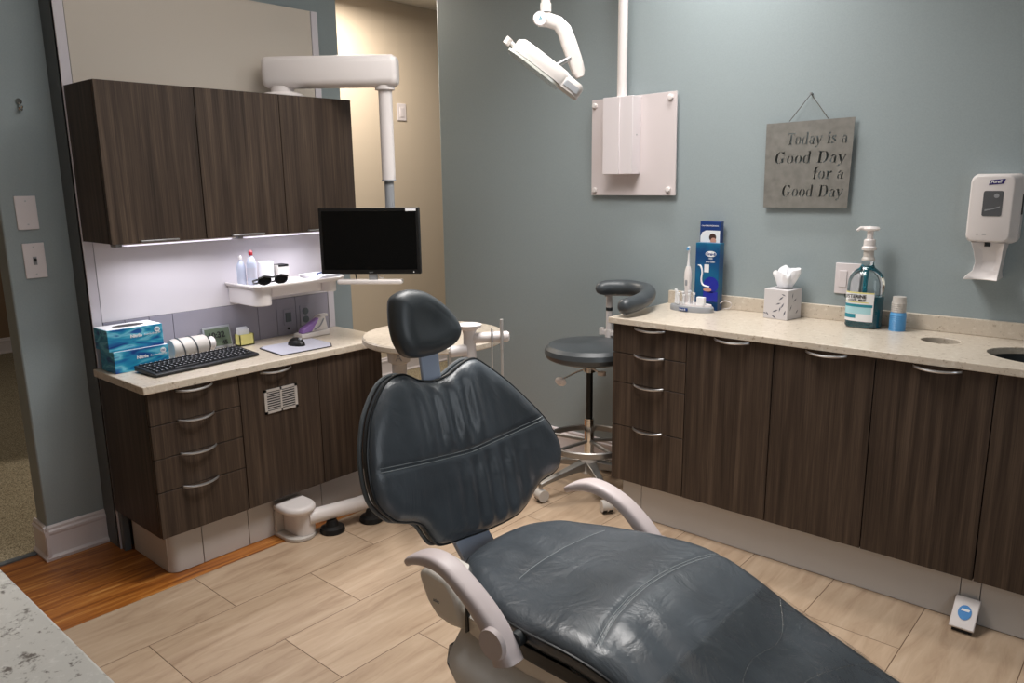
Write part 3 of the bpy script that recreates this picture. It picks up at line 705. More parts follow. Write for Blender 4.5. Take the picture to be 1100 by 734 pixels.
MB().text('7000', .010, (.245, yb, CT + .228), (1, 0, 0), (0, 0, 1), 0, align='CENTER').text('SMARTSERIES', .0075, (.245, yb, CT + .214), (1, 0, 0), (0, 0, 1), 0, align='CENTER').build('lettering', WHITE, t)
MB().prism([V(.217, yb, CT + .17), V(.240, yb, CT + .17), V(.240, yb, CT + .205), V(.217, yb, CT + .205)], (0, -.0006, 0)).build('printed_panel', WHITE, t)
MB().lathe((.252, yb, CT + .115), [(0, 0), (.036, 0), (.036, -.0008), (0, -.0008)], 36, 'Y', 1, 1).prism([V(.216, yb, CT + .04), V(.286, yb, CT + .04), V(.286, yb, CT + .085), V(.216, yb, CT + .085)], (0, -.0008, 0)).build('printed_blue_shape', flat('royal_blue_print', (30, 40, 150), .4), t)
MB().tube(catmull([(.186, yb - .001, CT + .20), (.200, yb - .001, CT + .196), (.208, yb - .001, CT + .17), (.205, yb - .001, CT + .135), (.215, yb - .001, CT + .112), (.245, yb - .001, CT + .105)], 6, False), [.002] * 4 + [.004] * 27, 8).build('printed_handle', WHITE, t)
MB().lathe((.236, yb - .001, CT + .092), [(0, 0), (.02, 0), (.02, -.001), (0, -.001)], 20, 'Y', 1, .4).build('printed_tip', SKIN, t)
# display tray
t = thing('toothbrush_stand', (.19, .34, CT), 'grey oval display stand with white electric toothbrush and brush heads', 'stand')
MB().lathe((.19, .342, CT), [(.0, 0), (1, 0), (1.0, .018), (.96, .024), (0, .024)], 40, 'Z', .105, .052).build('tray', GREYP, t)
MB().lathe((.20, .345, CT + .024), [(0, 0), (1, 0), (.98, .008), (0, .008)], 40, 'Z', .085, .04).build('deck', PLASTIC, t)
MB().box(.155, .20, .2865, .2895, CT + .004, CT + .018, Matrix.Rotation(radians(-5), 3, 'Z')).build('tag', NAVY, t, bevel=.001)
MB().text('Oral-B', .012, (.158, .2850, CT + .007), (1, -.05, 0), (0, 0, 1)).build('tag_lettering', WHITE, t)
for k, (x, y, h, r) in enumerate([(.112, .335, .062, .005), (.124, .322, .058, .005), (.138, .312, .05, .006), (.152, .33, .055, .005), (.19, .315, .05, .005), (.178, .34, .06, .006), (.212, .318, .055, .0045), (.165, .312, .045, .005)]):
    hd = MB(); hd.lathe((x, y, CT + .03), [(r, 0), (r * .7, h * .6), (r * .7, h * .8), (r * 1.25, h * .86), (r * 1.25, h), (0, h)], 14); hd.build('brush_head', WHITE, t)
MB().lathe((.165, .335, CT + .026), [(.036, 0), (.036, .045), (.03, .055), (0, .056)], 24, 'Z', 1, .5).build('clear_cover', FILM, t)
MB().box(.225, .262, .315, .335, CT + .03, CT + .068).build('head_rack', WHITE, t, bevel=.002)
t = thing('electric_toothbrush', (.156, .362, CT + .032), 'tall white electric toothbrush standing in the grey display stand', 'toothbrush')
MB().lathe((.156, .362, CT + .032), [(.016, 0), (.0145, .02), (.0135, .06), (.017, .11), (.016, .14), (.010, .162), (0, .163)], 24).build('handle', PLASTIC, t)
MB().lathe((.156, .362, CT + .195), [(.007, 0), (.005, .03), (.0042, .065), (.006, .075), (.006, .088), (0, .09)], 14).build('neck', WHITE, t)
MB().box(.151, .161, .349, .356, CT + .268, CT + .28).build('bristles', BLUEP, t)
MB().box(.151, .161, .344, .3485, CT + .11, CT + .135).build('button', GREYP, t, bevel=.001)
tag(MB().tube(catmull([(.285, .42, CT + .03), (.31, .42, CT + .045), (.335, .43, CT + .035), (.325, .44, CT + .012), (.29, .44, CT + .005)], 8, False), .0022, 8).build('charger_cord', PLASTIC), 'white cord loop sticking out behind the toothbrush cartons', 'cord')
# tissue box
t = thing('tissue_box', (.572, .41, CT), 'cube tissue box printed with grey leaves', 'tissue box')
R = Matrix.Rotation(radians(-8), 3, 'Z'); pv = V(.577, .41, CT)
def rp(p): return pv + R @ (Vector(p) - pv)
MB().box(.521, .631, .355, .463, CT, CT + .125, R, pv).build('carton', TISS, t, bevel=.002)
lf = MB()
for (x, z, a, s_) in [(.60, .09, 40, 1), (.607, .06, 60, 1), (.588, .066, 20, .9), (.575, .035, 25, 1.1), (.596, .045, 75, .9), (.57, .010, -30, 1), (.54, .02, -50, .8), (.528, .022, -10, .7), (.618, .03, 70, 1), (.61, .105, -20, .8)]:
    a = radians(a); d1 = V(cos(a), 0, sin(a)) * .014 * s_; d2 = V(-sin(a), 0, cos(a)) * .0035 * s_; c = V(x, .3549, CT + z)
    lf.face([rp(q) for q in (c - d1, c - d2, c + d1, c + d2)])
for (y, z, a) in [(.38, .05, 60), (.41, .08, 30), (.39, .1, 80), (.43, .03, 45)]:
    a = radians(a); d1 = V(0, cos(a), sin(a)) * .014; d2 = V(0, -sin(a), cos(a)) * .0035; c = V(.6311, y, CT + z)
    lf.face([rp(q) for q in (c - d1, c - d2, c + d1, c + d2)])
lf.build('leaf_print', LEAFM, t)
MB().lathe((.577, .41, CT + .1252), [(0, 0), (.04, 0), (.04, .0005), (0, .0005)], 24, 'Z', 1, .7).build('opening', BLACK, t)
ts = MB(); rings = []
for k in range(15):
    u = k / 14; r = .022 + .030 * u ** .7 - (.006 * max(0, u - .8) / .2)
    ring = []
    for q in range(72):
        a = 2 * pi * q / 72
        fold = 1 + (.10 + .16 * u) * sin(5 * a + 2.2 * u) + .07 * u * sin(11 * a + 1)
        top = CT + .122 + .078 * u + u * u * (.011 * sin(a + .4) + .009 * sin(3 * a + 2) + .004 * sin(7 * a))
        ring.append(V(.578 + .008 * u + r * cos(a) * fold, .41 + r * .62 * sin(a) * fold, top))
    rings.append(ring)
cen = rings[-1]
for r_, dz in ((.72, -.010), (.4, -.022), (.1, -.030)):
    rings.append([V(.586 + (p.x - .586) * r_, .41 + (p.y - .41) * r_, p.z + dz + .004 * sin(9 * r_ + q)) for q, p in enumerate(cen)])
ts.loft(rings); tag(ts.build('tissue', PAPER, smooth=70), 'white tissue puffing out of the leaf-printed cube box', 'tissue')
# mouthwash
bxc, byc = .905, .405
t = thing('mouthwash_bottle', (bxc, byc, CT), 'large clear pump bottle half full of teal mouthwash', 'bottle')
def sup(r, z, ex=.066, ey=.052):
    f = lambda q: math.copysign(abs(q) ** .75, q)
    return [V(bxc + ex * r * f(cos(a)), byc + ey * r * f(sin(a)), CT + z) for a in [2 * pi * k / 40 for k in range(40)]]
MB().loft([sup(.92, 0), sup(1, .008), sup(1, .165), sup(.97, .185), sup(.86, .205), sup(.66, .222), sup(.42, .234), sup(.34, .245), sup(.33, .262)]).build('clear_shell', CLEAR, t)
MB().loft([sup(.90, .004), sup(.965, .01), sup(.965, .125)]).build('liquid', TEAL, t)
def wrap(z0, z1, a0, a1, off):
    f = lambda q: math.copysign(abs(q) ** .75, q); ex, ey = .066, .052
    m = MB(); 
    m.loft([[V(bxc + (ex + off) * f(cos(a)), byc + (ey + off) * f(sin(a)), CT + z) for a in [radians(a0 + (a1 - a0) * k / 16) for k in range(17)]] for z in (z0, z1)], False, False); return m
wrap(.028, .142, 200, 308, .0008).build('label', WHITE, t)
wrap(.137, .142, 200, 308, .0011).build('label_top_stripe', YEL, t)
wrap(.1005, .1045, 200, 290, .0011).build('label_mid_stripe', YEL, t)
wrap(.084, .095, 200, 304, .0011).build('label_teal_band', TEALL, t)
wrap(.058, .083, 200, 300, .0011).build('label_pale_band', flat('pale_teal_print', (170, 214, 222), .5), t)
wrap(.04, .056, 205, 262, .0013).build('label_teal_block', TEALL, t)
yl = byc - .0525
tl = MB().text('LISTERINE', .0185, (bxc - .062, yl - .0025, CT + .1195), (1, 0, 0), (0, 0, 1), .0004, space=1.0).text('COOL MINT', .0115, (bxc - .045, yl - .0025, CT + .107), (1, 0, 0), (0, 0, 1), .0002)
tl.build('label_lettering', BLACK, t)
MB().lathe((bxc, byc, CT + .262), [(.0215, 0), (.0245, 0), (.0245, .006), (.0195, .014), (.0185, .055), (0, .055)], 24).build('neck', PLASTIC2, t)
MB().lathe((bxc, byc, CT + .300), [(.017, 0), (.026, .002), (.027, .012), (.0215, .018), (.021, .040), (.017, .044), (0, .044)], 24).build('collar', PLASTIC, t)
MB().lathe((bxc, byc, CT + .344), [(.012, 0), (.0115, .034), (0, .034)], 20).build('pump_barrel', PLASTIC, t)
MB().lathe((bxc + .002, byc, CT + .374), [(.012, 0), (.026, .003), (.029, .010), (.024, .017), (0, .019)], 24, 'Z', 1.1, .8).tube([(bxc, byc, CT + .385), (bxc - .035, byc - .01, CT + .385), (bxc - .046, byc - .012, CT + .376)], [.009, .007, .005], 10).build('pump_head', PLASTIC, t)
MB().cyl((bxc, byc, CT + .127), (bxc, byc, CT + .230), .0075).build('dip_tube', TEALL, t)
# cups
for k in range(15):
    blue = k < 9; z = CT + k * .0074
    m = MB(); r = .029 - .0006 * k * (0 if blue else 1)
    r0, r1 = (.0285, .0265) if blue else (.0255, .023)
    m.lathe((1.03, .405, z), [(r0 + .0012, 0), (r0 + .0012, .0022), (r0, .0035), (r1, .027 if k == 14 else .012), (0, .027 if k == 14 else .012)], 24)
    nm = 'blue' if blue else 'white'
    tag(m.build('paper_cup', BLUEP if blue else PLASTIC2),
        ('one of the identical light blue cups nested upside down, lower stack part' if blue else
         ('topmost grey-white cup of the nested stack by the mouthwash' if k == 14 else 'one of the grey-white cups nested upside down above the blue ones')), 'cup',
        'light blue cups in the stack' if blue else 'grey-white cups in the stack')

# ------------------------------------------------------------------ on the blue wall
t = thing('outlet_plate', (.815, YW, 1.02), 'white wall plate behind the mouthwash bottle', 'wall plate')
MB().box(.757, .872, YW - .007, YW, 1.027, 1.152).build('plate', TRIM, t, bevel=.002)
MB().box(.775, .805, YW - .011, YW - .006, 1.055, 1.122).build('rocker', TRIM, t, bevel=.001)
MB().box(.824, .854, YW - .009, YW - .006, 1.055, 1.122).build('socket', WHITE, t, bevel=.001)
t = thing('outlet_plate', (1.53, YW, 1.27), 'white wall plate at the right frame edge beside the sanitizer dispenser', 'wall plate')
MB().box(1.475, 1.55, YW - .007, YW, 1.275, 1.40).build('plate', TRIM, t, bevel=.002)
MB().box(1.495, 1.53, YW - .010, YW - .006, 1.30, 1.37).build('rocker', TRIM, t, bevel=.001)
# lamp mounting plate and box
t = thing('mounting_plate', (-.22, YW, 1.42), 'square off-white acrylic mounting plate on the blue wall with four knobs', 'panel')
PW = flat('off_white_acrylic', (216, 206, 206), .3)
MB().loft([[V(x, YW - d, z) for x, z in ((-.455, 1.42), (.018, 1.42), (.011, 1.884), (-.455, 1.876))] for d in (.018, .026)]).build('plate', PW, t, bevel=.001)
for x, z in ((-.437, 1.848), (-.018, 1.858), (-.432, 1.445), (-.018, 1.447)):
    MB().lathe((x, YW - .04, z), [(.0, 0), (.010, .001), (.013, .005), (.013, .014), (.010, .015), (.010, .04), (0, .04)], 20, 'Y').build('knob', PLASTIC, t)
t = thing('junction_box', (-.27, .43, 1.52), 'white metal box with vertical conduit on the square mounting plate', 'box')
YP = YW - .026
MB().box(-.335, -.174, .395, YP, 1.52, 1.874).build('housing', TRIM, t, bevel=.002)
MB().box(-.336, -.245, .390, .396, 1.521, 1.873).build('cover', TRIM, t, bevel=.001)
MB().cyl((-.1735, .43, 1.70), (-.1715, .43, 1.70), .004, n=10).build('screw', STEEL, t)
MB().cyl((-.262, .435, 1.874), (-.262, .435, CH - .001), .0225).build('conduit', PLASTIC, t)
# sign with cut-out letters
def sign():
    t = thing('hanging_sign', (.61, YW - .016, 1.372), 'square grey metal sign with cut-out lettering hung on the blue wall', 'sign')
    m = MB(); x0, x1, z0, z1 = .437, .790, 1.373, 1.722; ys_ = YW - .018
    m.loft([[V(x0 + .004, y, z0 - .002), V(x1 - .002, y, z0), V(x1 + .004, y, z1 + .002), V(x0, y, z1 - .006)] for y in (ys_, ys_ - .003)])
    o = m.build('plate', SIGNM, t)
    c = MB()
    def poly(pts, ox, oz, k, kx): 
        q = [V(ox + (x + .12 * y) * k * kx, ys_ - .012, oz + y * k) for x, y in pts]; c.loft([q, [p + V(0, .02, 0) for p in q]])
    def cres(cx, cy, rx, ry, ix, side, gap=.03, a0=-78, a1=78):
        o_, i_ = [], []
        for n in range(13):
            a = radians(a0 + (a1 - a0) * n / 12)
            o_.append((cx + side * (gap / 2 + rx * cos(a)), cy + ry * sin(a))); i_.append((cx + side * (gap / 2 + ix * cos(a)), cy + (ry - .025) * sin(a)))
        return o_ + i_[::-1]
    bar = lambda x0, x1, y0, y1: [(x0, y0), (x1, y0), (x1, y1), (x0, y1)]
    G = {
     'T': (.62, [bar(.23, .36, 0, .62), bar(.16, .43, 0, .035), bar(.02, .57, .66, .72), bar(.02, .06, .54, .66), bar(.53, .57, .54, .66)]),
     'o': (.52, [cres(.25, .24, .20, .25, .09, -1), cres(.25, .24, .20, .25, .09, 1)]),
     'd': (.56, [cres(.24, .24, .20, .25, .09, -1), bar(.33, .45, 0, .74), bar(.26, .33, .70, .74), bar(.45, .50, 0, .035), bar(.25, .31, .43, .48), bar(.25, .31, .0, .05)]),
     'a': (.48, [bar(.28, .39, 0, .40), bar(.39, .45, 0, .035), [(.06, .38), (.14, .35), (.20, .43), (.30, .43), (.30, .48), (.14, .48)], cres(.20, .14, .15, .15, .06, -1, .02), bar(.215, .26, .0, .05), bar(.215, .26, .24, .29)]),
     'y': (.52, [[(.03, .48), (.16, .48), (.29, .14), (.22, 0)], bar(.0, .21, .455, .49), [(.42, .48), (.47, .48), (.25, -.14), (.20, -.10), (.26, .02)], bar(.35, .52, .455, .49), [(.05, -.20), (.14, -.22), (.22, -.13), (.12, -.10)]]),
     'i': (.30, [bar(.09, .21, 0, .48), bar(.04, .09, .445, .48), bar(.03, .09, 0, .035), bar(.21, .27, 0, .035), [(.15 + .065 * cos(a), .62 + .065 * sin(a)) for a in [2 * pi * n / 10 for n in range(10)]]]),
     's': (.42, [[(.34, .46), (.34, .34), (.31, .34), (.26, .43), (.17, .43), (.17, .49), (.27, .49)], [(.17, .49), (.17, .36), (.36, .22), (.37, .13), (.33, .04), (.28, .14), (.20, .22), (.06, .29), (.05, .38), (.09, .45)], [(.05, .15), (.05, .01), (.14, .0), (.26, .0), (.26, .05), (.15, .06), (.08, .15)]]),
     'G': (.76, [cres(.34, .36, .30, .38, .15, -1, .02, -82, 82), [(.36, .68), (.36, .74), (.50, .72), (.56, .74), (.58, .74), (.58, .52), (.55, .52), (.48, .64)], bar(.44, .58, .06, .32), bar(.38, .64, .285, .32), [(.36, -.02), (.36, .04), (.43, .05), (.43, .0)]]),
     'D': (.76, [bar(.09, .23, 0, .72), bar(.02, .09, 0, .035), bar(.02, .09, .685, .72), cres(.36, .36, .30, .36, .15, 1, .02, -80, 80), bar(.25, .35, .0, .05), bar(.25, .35, .67, .72)]),
     'f': (.36, [bar(.09, .21, 0, .56), bar(.03, .09, 0, .035), bar(.21, .29, 0, .035), bar(.02, .09, .44, .48), bar(.21, .31, .44, .48), [(.09, .56), (.21, .56), (.25, .68), (.34, .70), (.34, .76), (.20, .76), (.12, .70)]]),
     'r': (.42, [bar(.09, .21, 0, .48), bar(.03, .09, 0, .035), bar(.21, .28, 0, .035), bar(.03, .09, .445, .48), [(.225, .30), (.225, .40), (.30, .49), (.40, .49), (.40, .36), (.32, .38)]]),
     ' ': (.34, [])}
    for line, z, xr, k, width in (('Today is a', 1.627, .772, .065, .245), ('Good Day', 1.552, .770, .065, .292), ('for a', 1.488, .766, .065, .125), ('Good Day', 1.417, .768, .065, .252)):
        tot = sum(G[ch_][0] for ch_ in line); kx = width / (tot * k); x = xr - width
        for ch_ in line:
            for pp_ in G[ch_][1]: poly(pp_, x, z, k, kx)
            x += G[ch_][0] * k * kx
    co = c.build('cut', SIGNM, t)
    b = o.modifiers.new('b', 'BOOLEAN'); b.object = co; b.operation = 'DIFFERENCE'; b.solver = 'EXACT'; b.use_self = True
    bpy.context.view_layer.update()
    me = bpy.data.meshes.new_from_object(o.evaluated_get(bpy.context.evaluated_depsgraph_get()))
    o.modifiers.clear(); o.data = me; bpy.data.objects.remove(co)
    me.set_sharp_from_angle(angle=radians(20))
    # thin raised darker rims: serifs of the letters
    MB().tube([(.533, ys_ - .002, 1.721), (.612, YW - .012, 1.824), (.690, ys_ - .002, 1.724)], .0016, 6).build('cord', TWINE, t)
    MB().cyl((.612, YW - .016, 1.826), (.612, YW, 1.826), .004, n=10).build('nail', STEEL, t)
sign()
# sanitizer dispenser
def rrect(x0, x1, z0, z1, r, n=6, bulge=0):
    pts = []
    for cx, cz, a0 in ((x1 - r, z1 - r, 0), (x0 + r, z1 - r, 90), (x0 + r, z0 + r, 180), (x1 - r, z0 + r, 270)):
        for k in range(n + 1):
            a = radians(a0 + 90 * k / n); pts.append((cx + r * cos(a), cz + r * sin(a)))
    return [(x, z + (bulge * (1 - ((x - (x0 + x1) / 2) / ((x1 - x0) / 2)) ** 2) * (1 if z > (z0 + z1) / 2 else -.5))) for x, z in pts]
t = thing('sanitizer_dispenser', (1.30, .44, 1.13), 'white wall-mounted hand sanitizer dispenser with smoky window', 'dispenser')
a_ = rrect(1.222, 1.382, 1.262, 1.495, .02, bulge=.012); b_ = rrect(1.228, 1.365, 1.268, 1.490, .02, bulge=.014)
MB().loft([[V(x, YW, z) for x, z in a_], [V(x, .44, z) for x, z in a_]]).build('back_case', PLASTIC, t, bevel=.003)
MB().loft([[V(x, .44, z) for x, z in a_], [V(x, .405, z) for x, z in b_], [V(1.2965 + (x - 1.2965) * .95, .395, 1.38 + (z - 1.38) * .97) for x, z in b_]]).build('front_cover', PLASTIC, t, bevel=.004)
wz = rrect(1.272, 1.332, 1.355, 1.442, .006, 3)
MB().prism([V(x, .3955, z) for x, z in wz], (0, -.002, 0)).build('window', WINDOW, t)
MB().prism([V(x, .3933, z) for x, z in [(1.280, 1.372), (1.325, 1.385), (1.325, 1.39), (1.30, 1.381), (1.280, 1.378)]], (0, -.0008, 0)).lathe((1.312, .3933, 1.425), [(0, 0), (.008, 0), (.008, -.0008), (0, -.0008)], 12, 'Y').build('window_glint', GREYP, t)
MB().prism([V(x, .395, z) for x, z in [(1.284, 1.462), (1.328, 1.466), (1.334, 1.483), (1.290, 1.479)]], (0, -.0012, 0)).build('badge', PURPD, t)
MB().text('Purell', .014, (1.290, .3933, 1.4675), (1, .0, .07), (0, 0, 1), .0004, shear=.2).build('badge_lettering', WHITE, t)
MB().box(1.262, 1.268, .394, .396, 1.290, 1.293).box(1.28, 1.292, .394, .396, 1.290, 1.294).build('indicator', GREYP, t)
MB().box(1.3822, 1.3836, .445, .47, 1.36, 1.43).build('side_slot', BLACK, t)
MB().cyl((1.296, .42, 1.262), (1.296, .42, 1.248), .009, n=14).build('nozzle', DARKIN, t)
gd = MB(); rings = []
for z, x0, x1, yb in ((1.262, 1.248, 1.352, .40), (1.23, 1.256, 1.346, .415), (1.19, 1.262, 1.342, .43), (1.16, 1.258, 1.340, .42), (1.145, 1.245, 1.342, .395), (1.134, 1.238, 1.344, .382), (1.130, 1.240, 1.342, .382)):
    rings.append([V(x0, YW, z), V(x1, YW, z), V(x1, yb, z), V((x0 + x1) / 2 + .02, yb + .02, z), V((x0 + x1) / 2 - .02, yb + .02, z), V(x0, yb, z)])
gd.loft(rings).build('drip_guard', PLASTIC, t, bevel=.002)

# ------------------------------------------------------------------ foot pedal
t = thing('foot_pedal', (1.43, .0, 0), 'small grey foot pedal with blue badge at the right plinth', 'pedal')
pl = [V(1.388, -.045, .022), V(1.462, -.045, .022), V(1.462, .038, .098), V(1.388, .038, .098)]
nrm = (pl[1] - pl[0]).cross(pl[3] - pl[0]).normalized()
MB().loft([pl, [p - nrm * .012 for p in pl]]).build('pad', PLASTIC, t, bevel=.003)
MB().loft([[V(1.395, -.03, .0), V(1.455, -.03, .0), V(1.455, -.02, .028), V(1.395, -.02, .028)], [V(1.395, .05, 0), V(1.455, .05, 0), V(1.455, .05, .088), V(1.395, .05, .088)]]).build('base', BLACK, t)
ce = (pl[0] + pl[2]) / 2 + nrm * .001; e1 = (pl[1] - pl[0]).normalized(); e2 = (pl[3] - pl[0]).normalized()
bd = MB(); ring = [ce + e1 * .020 * cos(a) + e2 * .026 * sin(a) for a in [2 * pi * k / 28 for k in range(28)]]
bd.loft([ring, [p + nrm * .001 for p in ring]]).build('badge', flat('bright_blue_badge', (40, 130, 200), .35), t)
bd = MB(); bd.loft([[ce + e1 * x + e2 * y + nrm * z_ for x, y in ((-.012, .004), (.012, .004), (.014, .012), (-.010, .012))] for z_ in (.001, .0018)]).build('badge_mark', WHITE, t)

# ------------------------------------------------------------------ foreground counter
fg = MB().box(-.4, 1.45, -3.2, -2.452, .875, .915)
tag(fg.build('worktop', GRAN, bevel=.004), 'pale granite worktop corner with grey flecks in the near left foreground', 'worktop')
fc = thing('base_cabinet', (.5, -2.85, 0), 'base cabinet carrying the foreground granite worktop', 'cabinet')
MB().box(-.38, 1.43, -3.18, -2.49, .1, .8745).build('body', WOOD, fc, bevel=.001)
MB().box(-.36, 1.40, -3.1, -2.54, .001, .0995).build('plinth', KICK, fc)

# ------------------------------------------------------------------ assistant unit behind the chair
t = thing('floor_junction_box', (-.92, -1.06, 0), 'white rounded floor box at the left plinth where the pipe starts', 'box')
def dsh(x0, x1, y0, y1, z0, z1, n=10):
    r = (y1 - y0) / 2; cy = (y0 + y1) / 2
    pts = [(x0, y0), (x1 - r, y0)] + [(x1 - r + r * sin(a), cy - r * cos(a)) for a in [pi * k / n for k in range(1, n)]] + [(x1 - r, y1), (x0, y1)]
    return MB().prism([V(x, y, z0) for x, y in pts], (0, 0, z1 - z0))
dsh(-.992, -.835, -1.115, -.975, .001, .018).build('base', PLASTIC2, t, bevel=.004)
dsh(-.985, -.845, -1.075, -.982, .018, .115).build('body', PLASTIC, t, bevel=.003)
MB().box(-.990, -.975, -1.112, -.975, .018, .116).build('back_plate', PLASTIC2, t, bevel=.002)
dsh(-.992, -.830, -1.118, -.972, .116, .152).build('cap', PLASTIC, t, bevel=.016, seg=4)
TC = V(-.588, -.512, 0)    # table centre
PB = V(-.765, -.565, 0)  # column
t = thing('assistant_unit', (PB.x, PB.y, 0), 'white floor-standing assistant console with pipe, column and round marble-look table', 'dental unit')
MB().tube(catmull([(-.868, -1.025, .088), (-.825, -.8, .085), (-.80, -.66, .085), (-.77, -.565, .085)], 5, False), .033, 20).build('pipe', PLASTIC, t)
for x, y in ((-.835, -.925), (-.79, -.745)):
    MB().lathe((x, y, 0.0), [(.0, 0), (.052, 0), (.055, .006), (.05, .022), (.03, .030), (.02, .056), (0, .056)], 24).build('foot', BLACK, t)
MB().lathe((PB.x, PB.y, 0), [(0, 0), (.11, 0), (.11, .02), (.05, .04), (.045, .62), (.033, .63), (.033, .70), (.05, .71), (.052, .755), (.06, .775), (.06, .818), (0, .818)], 32).build('column', PLASTIC2, t)
MB().box(PB.x + .02, PB.x + .20, PB.y - .03, PB.y + .05, .755, .818).build('table_bracket', PLASTIC2, t, bevel=.01)
MB().lathe((TC.x, TC.y, .820), [(0, 0), (.300, 0), (.308, .006), (.308, .024), (.302, .030), (0, .030)], 72).build('table_top', TOP, t)
MB().text('A', .045, (PB.x + .040, PB.y - .055, .725), (.75, .66, 0), (0, 0, 1), 0, depth=.003).build('emblem', GREYP, t)
# post with flared top, holders
q = V(-.066, -.822, 0)
def fl(p0): 
    return MB().lathe(p0, [(0, 0), (.022, 0), (.023, .06), (.025, .13), (.023, .20), (.022, .235), (.026, .25), (.044, .262), (.046, .270), (.040, .272), (0, .264)], 28)
fl((q.x, q.y, .725)).build('post', PLASTIC, t)
MB().tube(catmull([(q.x, q.y, .74), (q.x - .01, q.y + .0, .62), (q.x - .09, q.y + .03, .52), (-.40, -.70, .48), (PB.x, PB.y, .46)], 6, False), .026, 14).build('support_arm', PLASTIC, t)
hb = MB().tube([(q.x + .01, q.y + .01, .945), (q.x + .108, q.y + .083, .952), (q.x + .114, q.y + .087, .952)], [.019, .019, .014], 18); hb.build('holder_bar', PLASTIC, t)
MB().tube([(q.x - .0, q.y - .015, .905), (q.x - .036, q.y - .058, .900), (q.x - .040, q.y - .062, .900)], [.021, .021, .015], 18).build('holder_stub', PLASTIC, t)
for k, (s_, r, h0, h1) in enumerate(((.066, .003, .93, .985), (.094, .0055, .93, 1.018))):
    p = V(q.x + s_, q.y + s_ * .76, 0)
    MB().tube([p + V(-.003, -.002, .950), p + V(.004, .003, .950)], .0205, 20).build('holder_ring', GREYP, t)
    pp = p + V(.014, -.018, 0)
    ho = MB().tube([pp + V(0, 0, h0 - .02), pp + V(0, 0, h1 - .02), pp + V(0, 0, h1)], [r, r * 1.2, r * 1.1], 12).build('handpiece', SATINL, t)
    MB().tube(catmull([pp + V(0, 0, h0 - .02), pp + V(0, 0, .8), pp + V(-.01, .0, .6), pp + V(-.06, .02, .46), pp + V(-.12, .03, .50), V(q.x - .12, q.y + .02, .53)], 8, False), r * .85, 8).build('hose', PLASTIC2, t)
pp = V(q.x - .045, q.y - .055, 0)
MB().tube(catmull([pp + V(0, 0, .90), pp + V(0, 0, .75), pp + V(-.02, .02, .58), pp + V(-.06, .04, .53)], 8, False), .006, 8).build('hose', PLASTIC2, t)

# ------------------------------------------------------------------ assistant stool
SX, SY = -.24, .165
t = thing('assistant_stool', (SX, SY, 0), 'round black assistant stool with curved body rest and chrome base', 'stool')
MB().lathe((SX, SY, .665), [(0, 0), (.19, 0), (.208, .010), (.216, .03), (.212, .052), (.195, .068), (.15, .074), (0, .076)], 56).build('seat', LEATH2, t)
MB().lathe((SX, SY, .655), [(0, 0), (.16, 0), (.18, .009), (0, .0095)], 40).build('seat_pan', PLASTIC2, t)
MB().cyl((SX, SY, .60), (SX, SY, .656), .03).box(SX - .05, SX + .05, SY - .035, SY + .035, .63, .656).build('mechanism', CHROME, t)
MB().cyl((SX, SY, .36), (SX, SY, .60), .016).build('gas_column', BLACK, t)
MB().cyl((SX, SY, .19), (SX, SY, .36), .024).cyl((SX, SY, .36), (SX, SY, .368), .022).build('column_sleeve', CHROME, t)
lv = V(-.70, -.71, 0)
MB().tube([V(SX, SY, .62), V(SX, SY, .62) + lv * .06 + V(0, 0, -.02), V(SX, SY, .57) + lv * .125], .004, 8).build('lever', CHROME, t)
MB().lathe((SX + lv.x * .140, SY + lv.y * .140 , .555), [(0, -.009), (.6, -.008), (1, 0), (.6, .008), (0, .009)], 24, 'Y', .034, .022).build('lever_paddle', PLASTIC, t)
MB().tube([V(SX, SY, .62), V(SX + .09, SY - .03, .61)], .004, 8).lathe((SX + .09, SY - .03, .60), [(0, 0), (.02, .002), (.02, .018), (0, .02)], 14).build('tilt_knob', PLASTIC, t)
# foot ring
rg = []
for k in range(65):
    a = 2 * pi * k / 64; rg.append([V(SX + r * cos(a), SY + r * sin(a), z) for r, z in ((.215, .235), (.221, .24), (.221, .262), (.215, .267), (.209, .262), (.209, .24))])
MB().loft(rg, True, False).build('foot_ring', SATIN, t)
for k in range(5):
    a = radians(72 * k - 108 + 10)
    d = V(cos(a), sin(a), 0)
    MB().tube([V(SX, SY, .255) + d * .02, V(SX, SY, .255) + d * .212], [.010, .008], 8).build('ring_spoke', SATIN, t)
MB().lathe((SX, SY, .10), [(0, 0), (.05, 0), (.045, .05), (.03, .09), (0, .092)], 32).build('hub', PLASTIC2, t)
for k in range(5):
    a = radians(72 * k - 37)
    d = V(cos(a), sin(a), 0); n_ = V(-sin(a), cos(a), 0)
    rr = []
    for s_, z, ww, hh in ((.02, .135, .028, .024), (.10, .125, .020, .016), (.20, .105, .016, .012), (.27, .088, .014, .010), (.285, .080, .012, .012)):
        p = V(SX, SY, z) + d * s_; rr.append([p + n_ * ww + V(0, 0, -hh), p + n_ * ww + V(0, 0, hh), p - n_ * ww + V(0, 0, hh), p - n_ * ww + V(0, 0, -hh)])
    lg = MB().loft(rr).build('leg', SATIN, t, bevel=.004)
    c = V(SX, SY, .030) + d * .275
    MB().cyl(c + n_ * .024, c + n_ * .004, .027, n=20).cyl(c - n_ * .004, c - n_ * .024, .027, n=20).build('caster_wheel', BLACK, lg)
    MB().tube([c + n_ * .026 + V(0, 0, .004), c - n_ * .026 + V(0, 0, .004)], .0285, 20).build('caster_hood', PLASTIC2, lg)
    MB().cyl(c + V(0, 0, .02), c + V(0, 0, .06), .006, n=10).build('caster_stem', STEEL, lg)
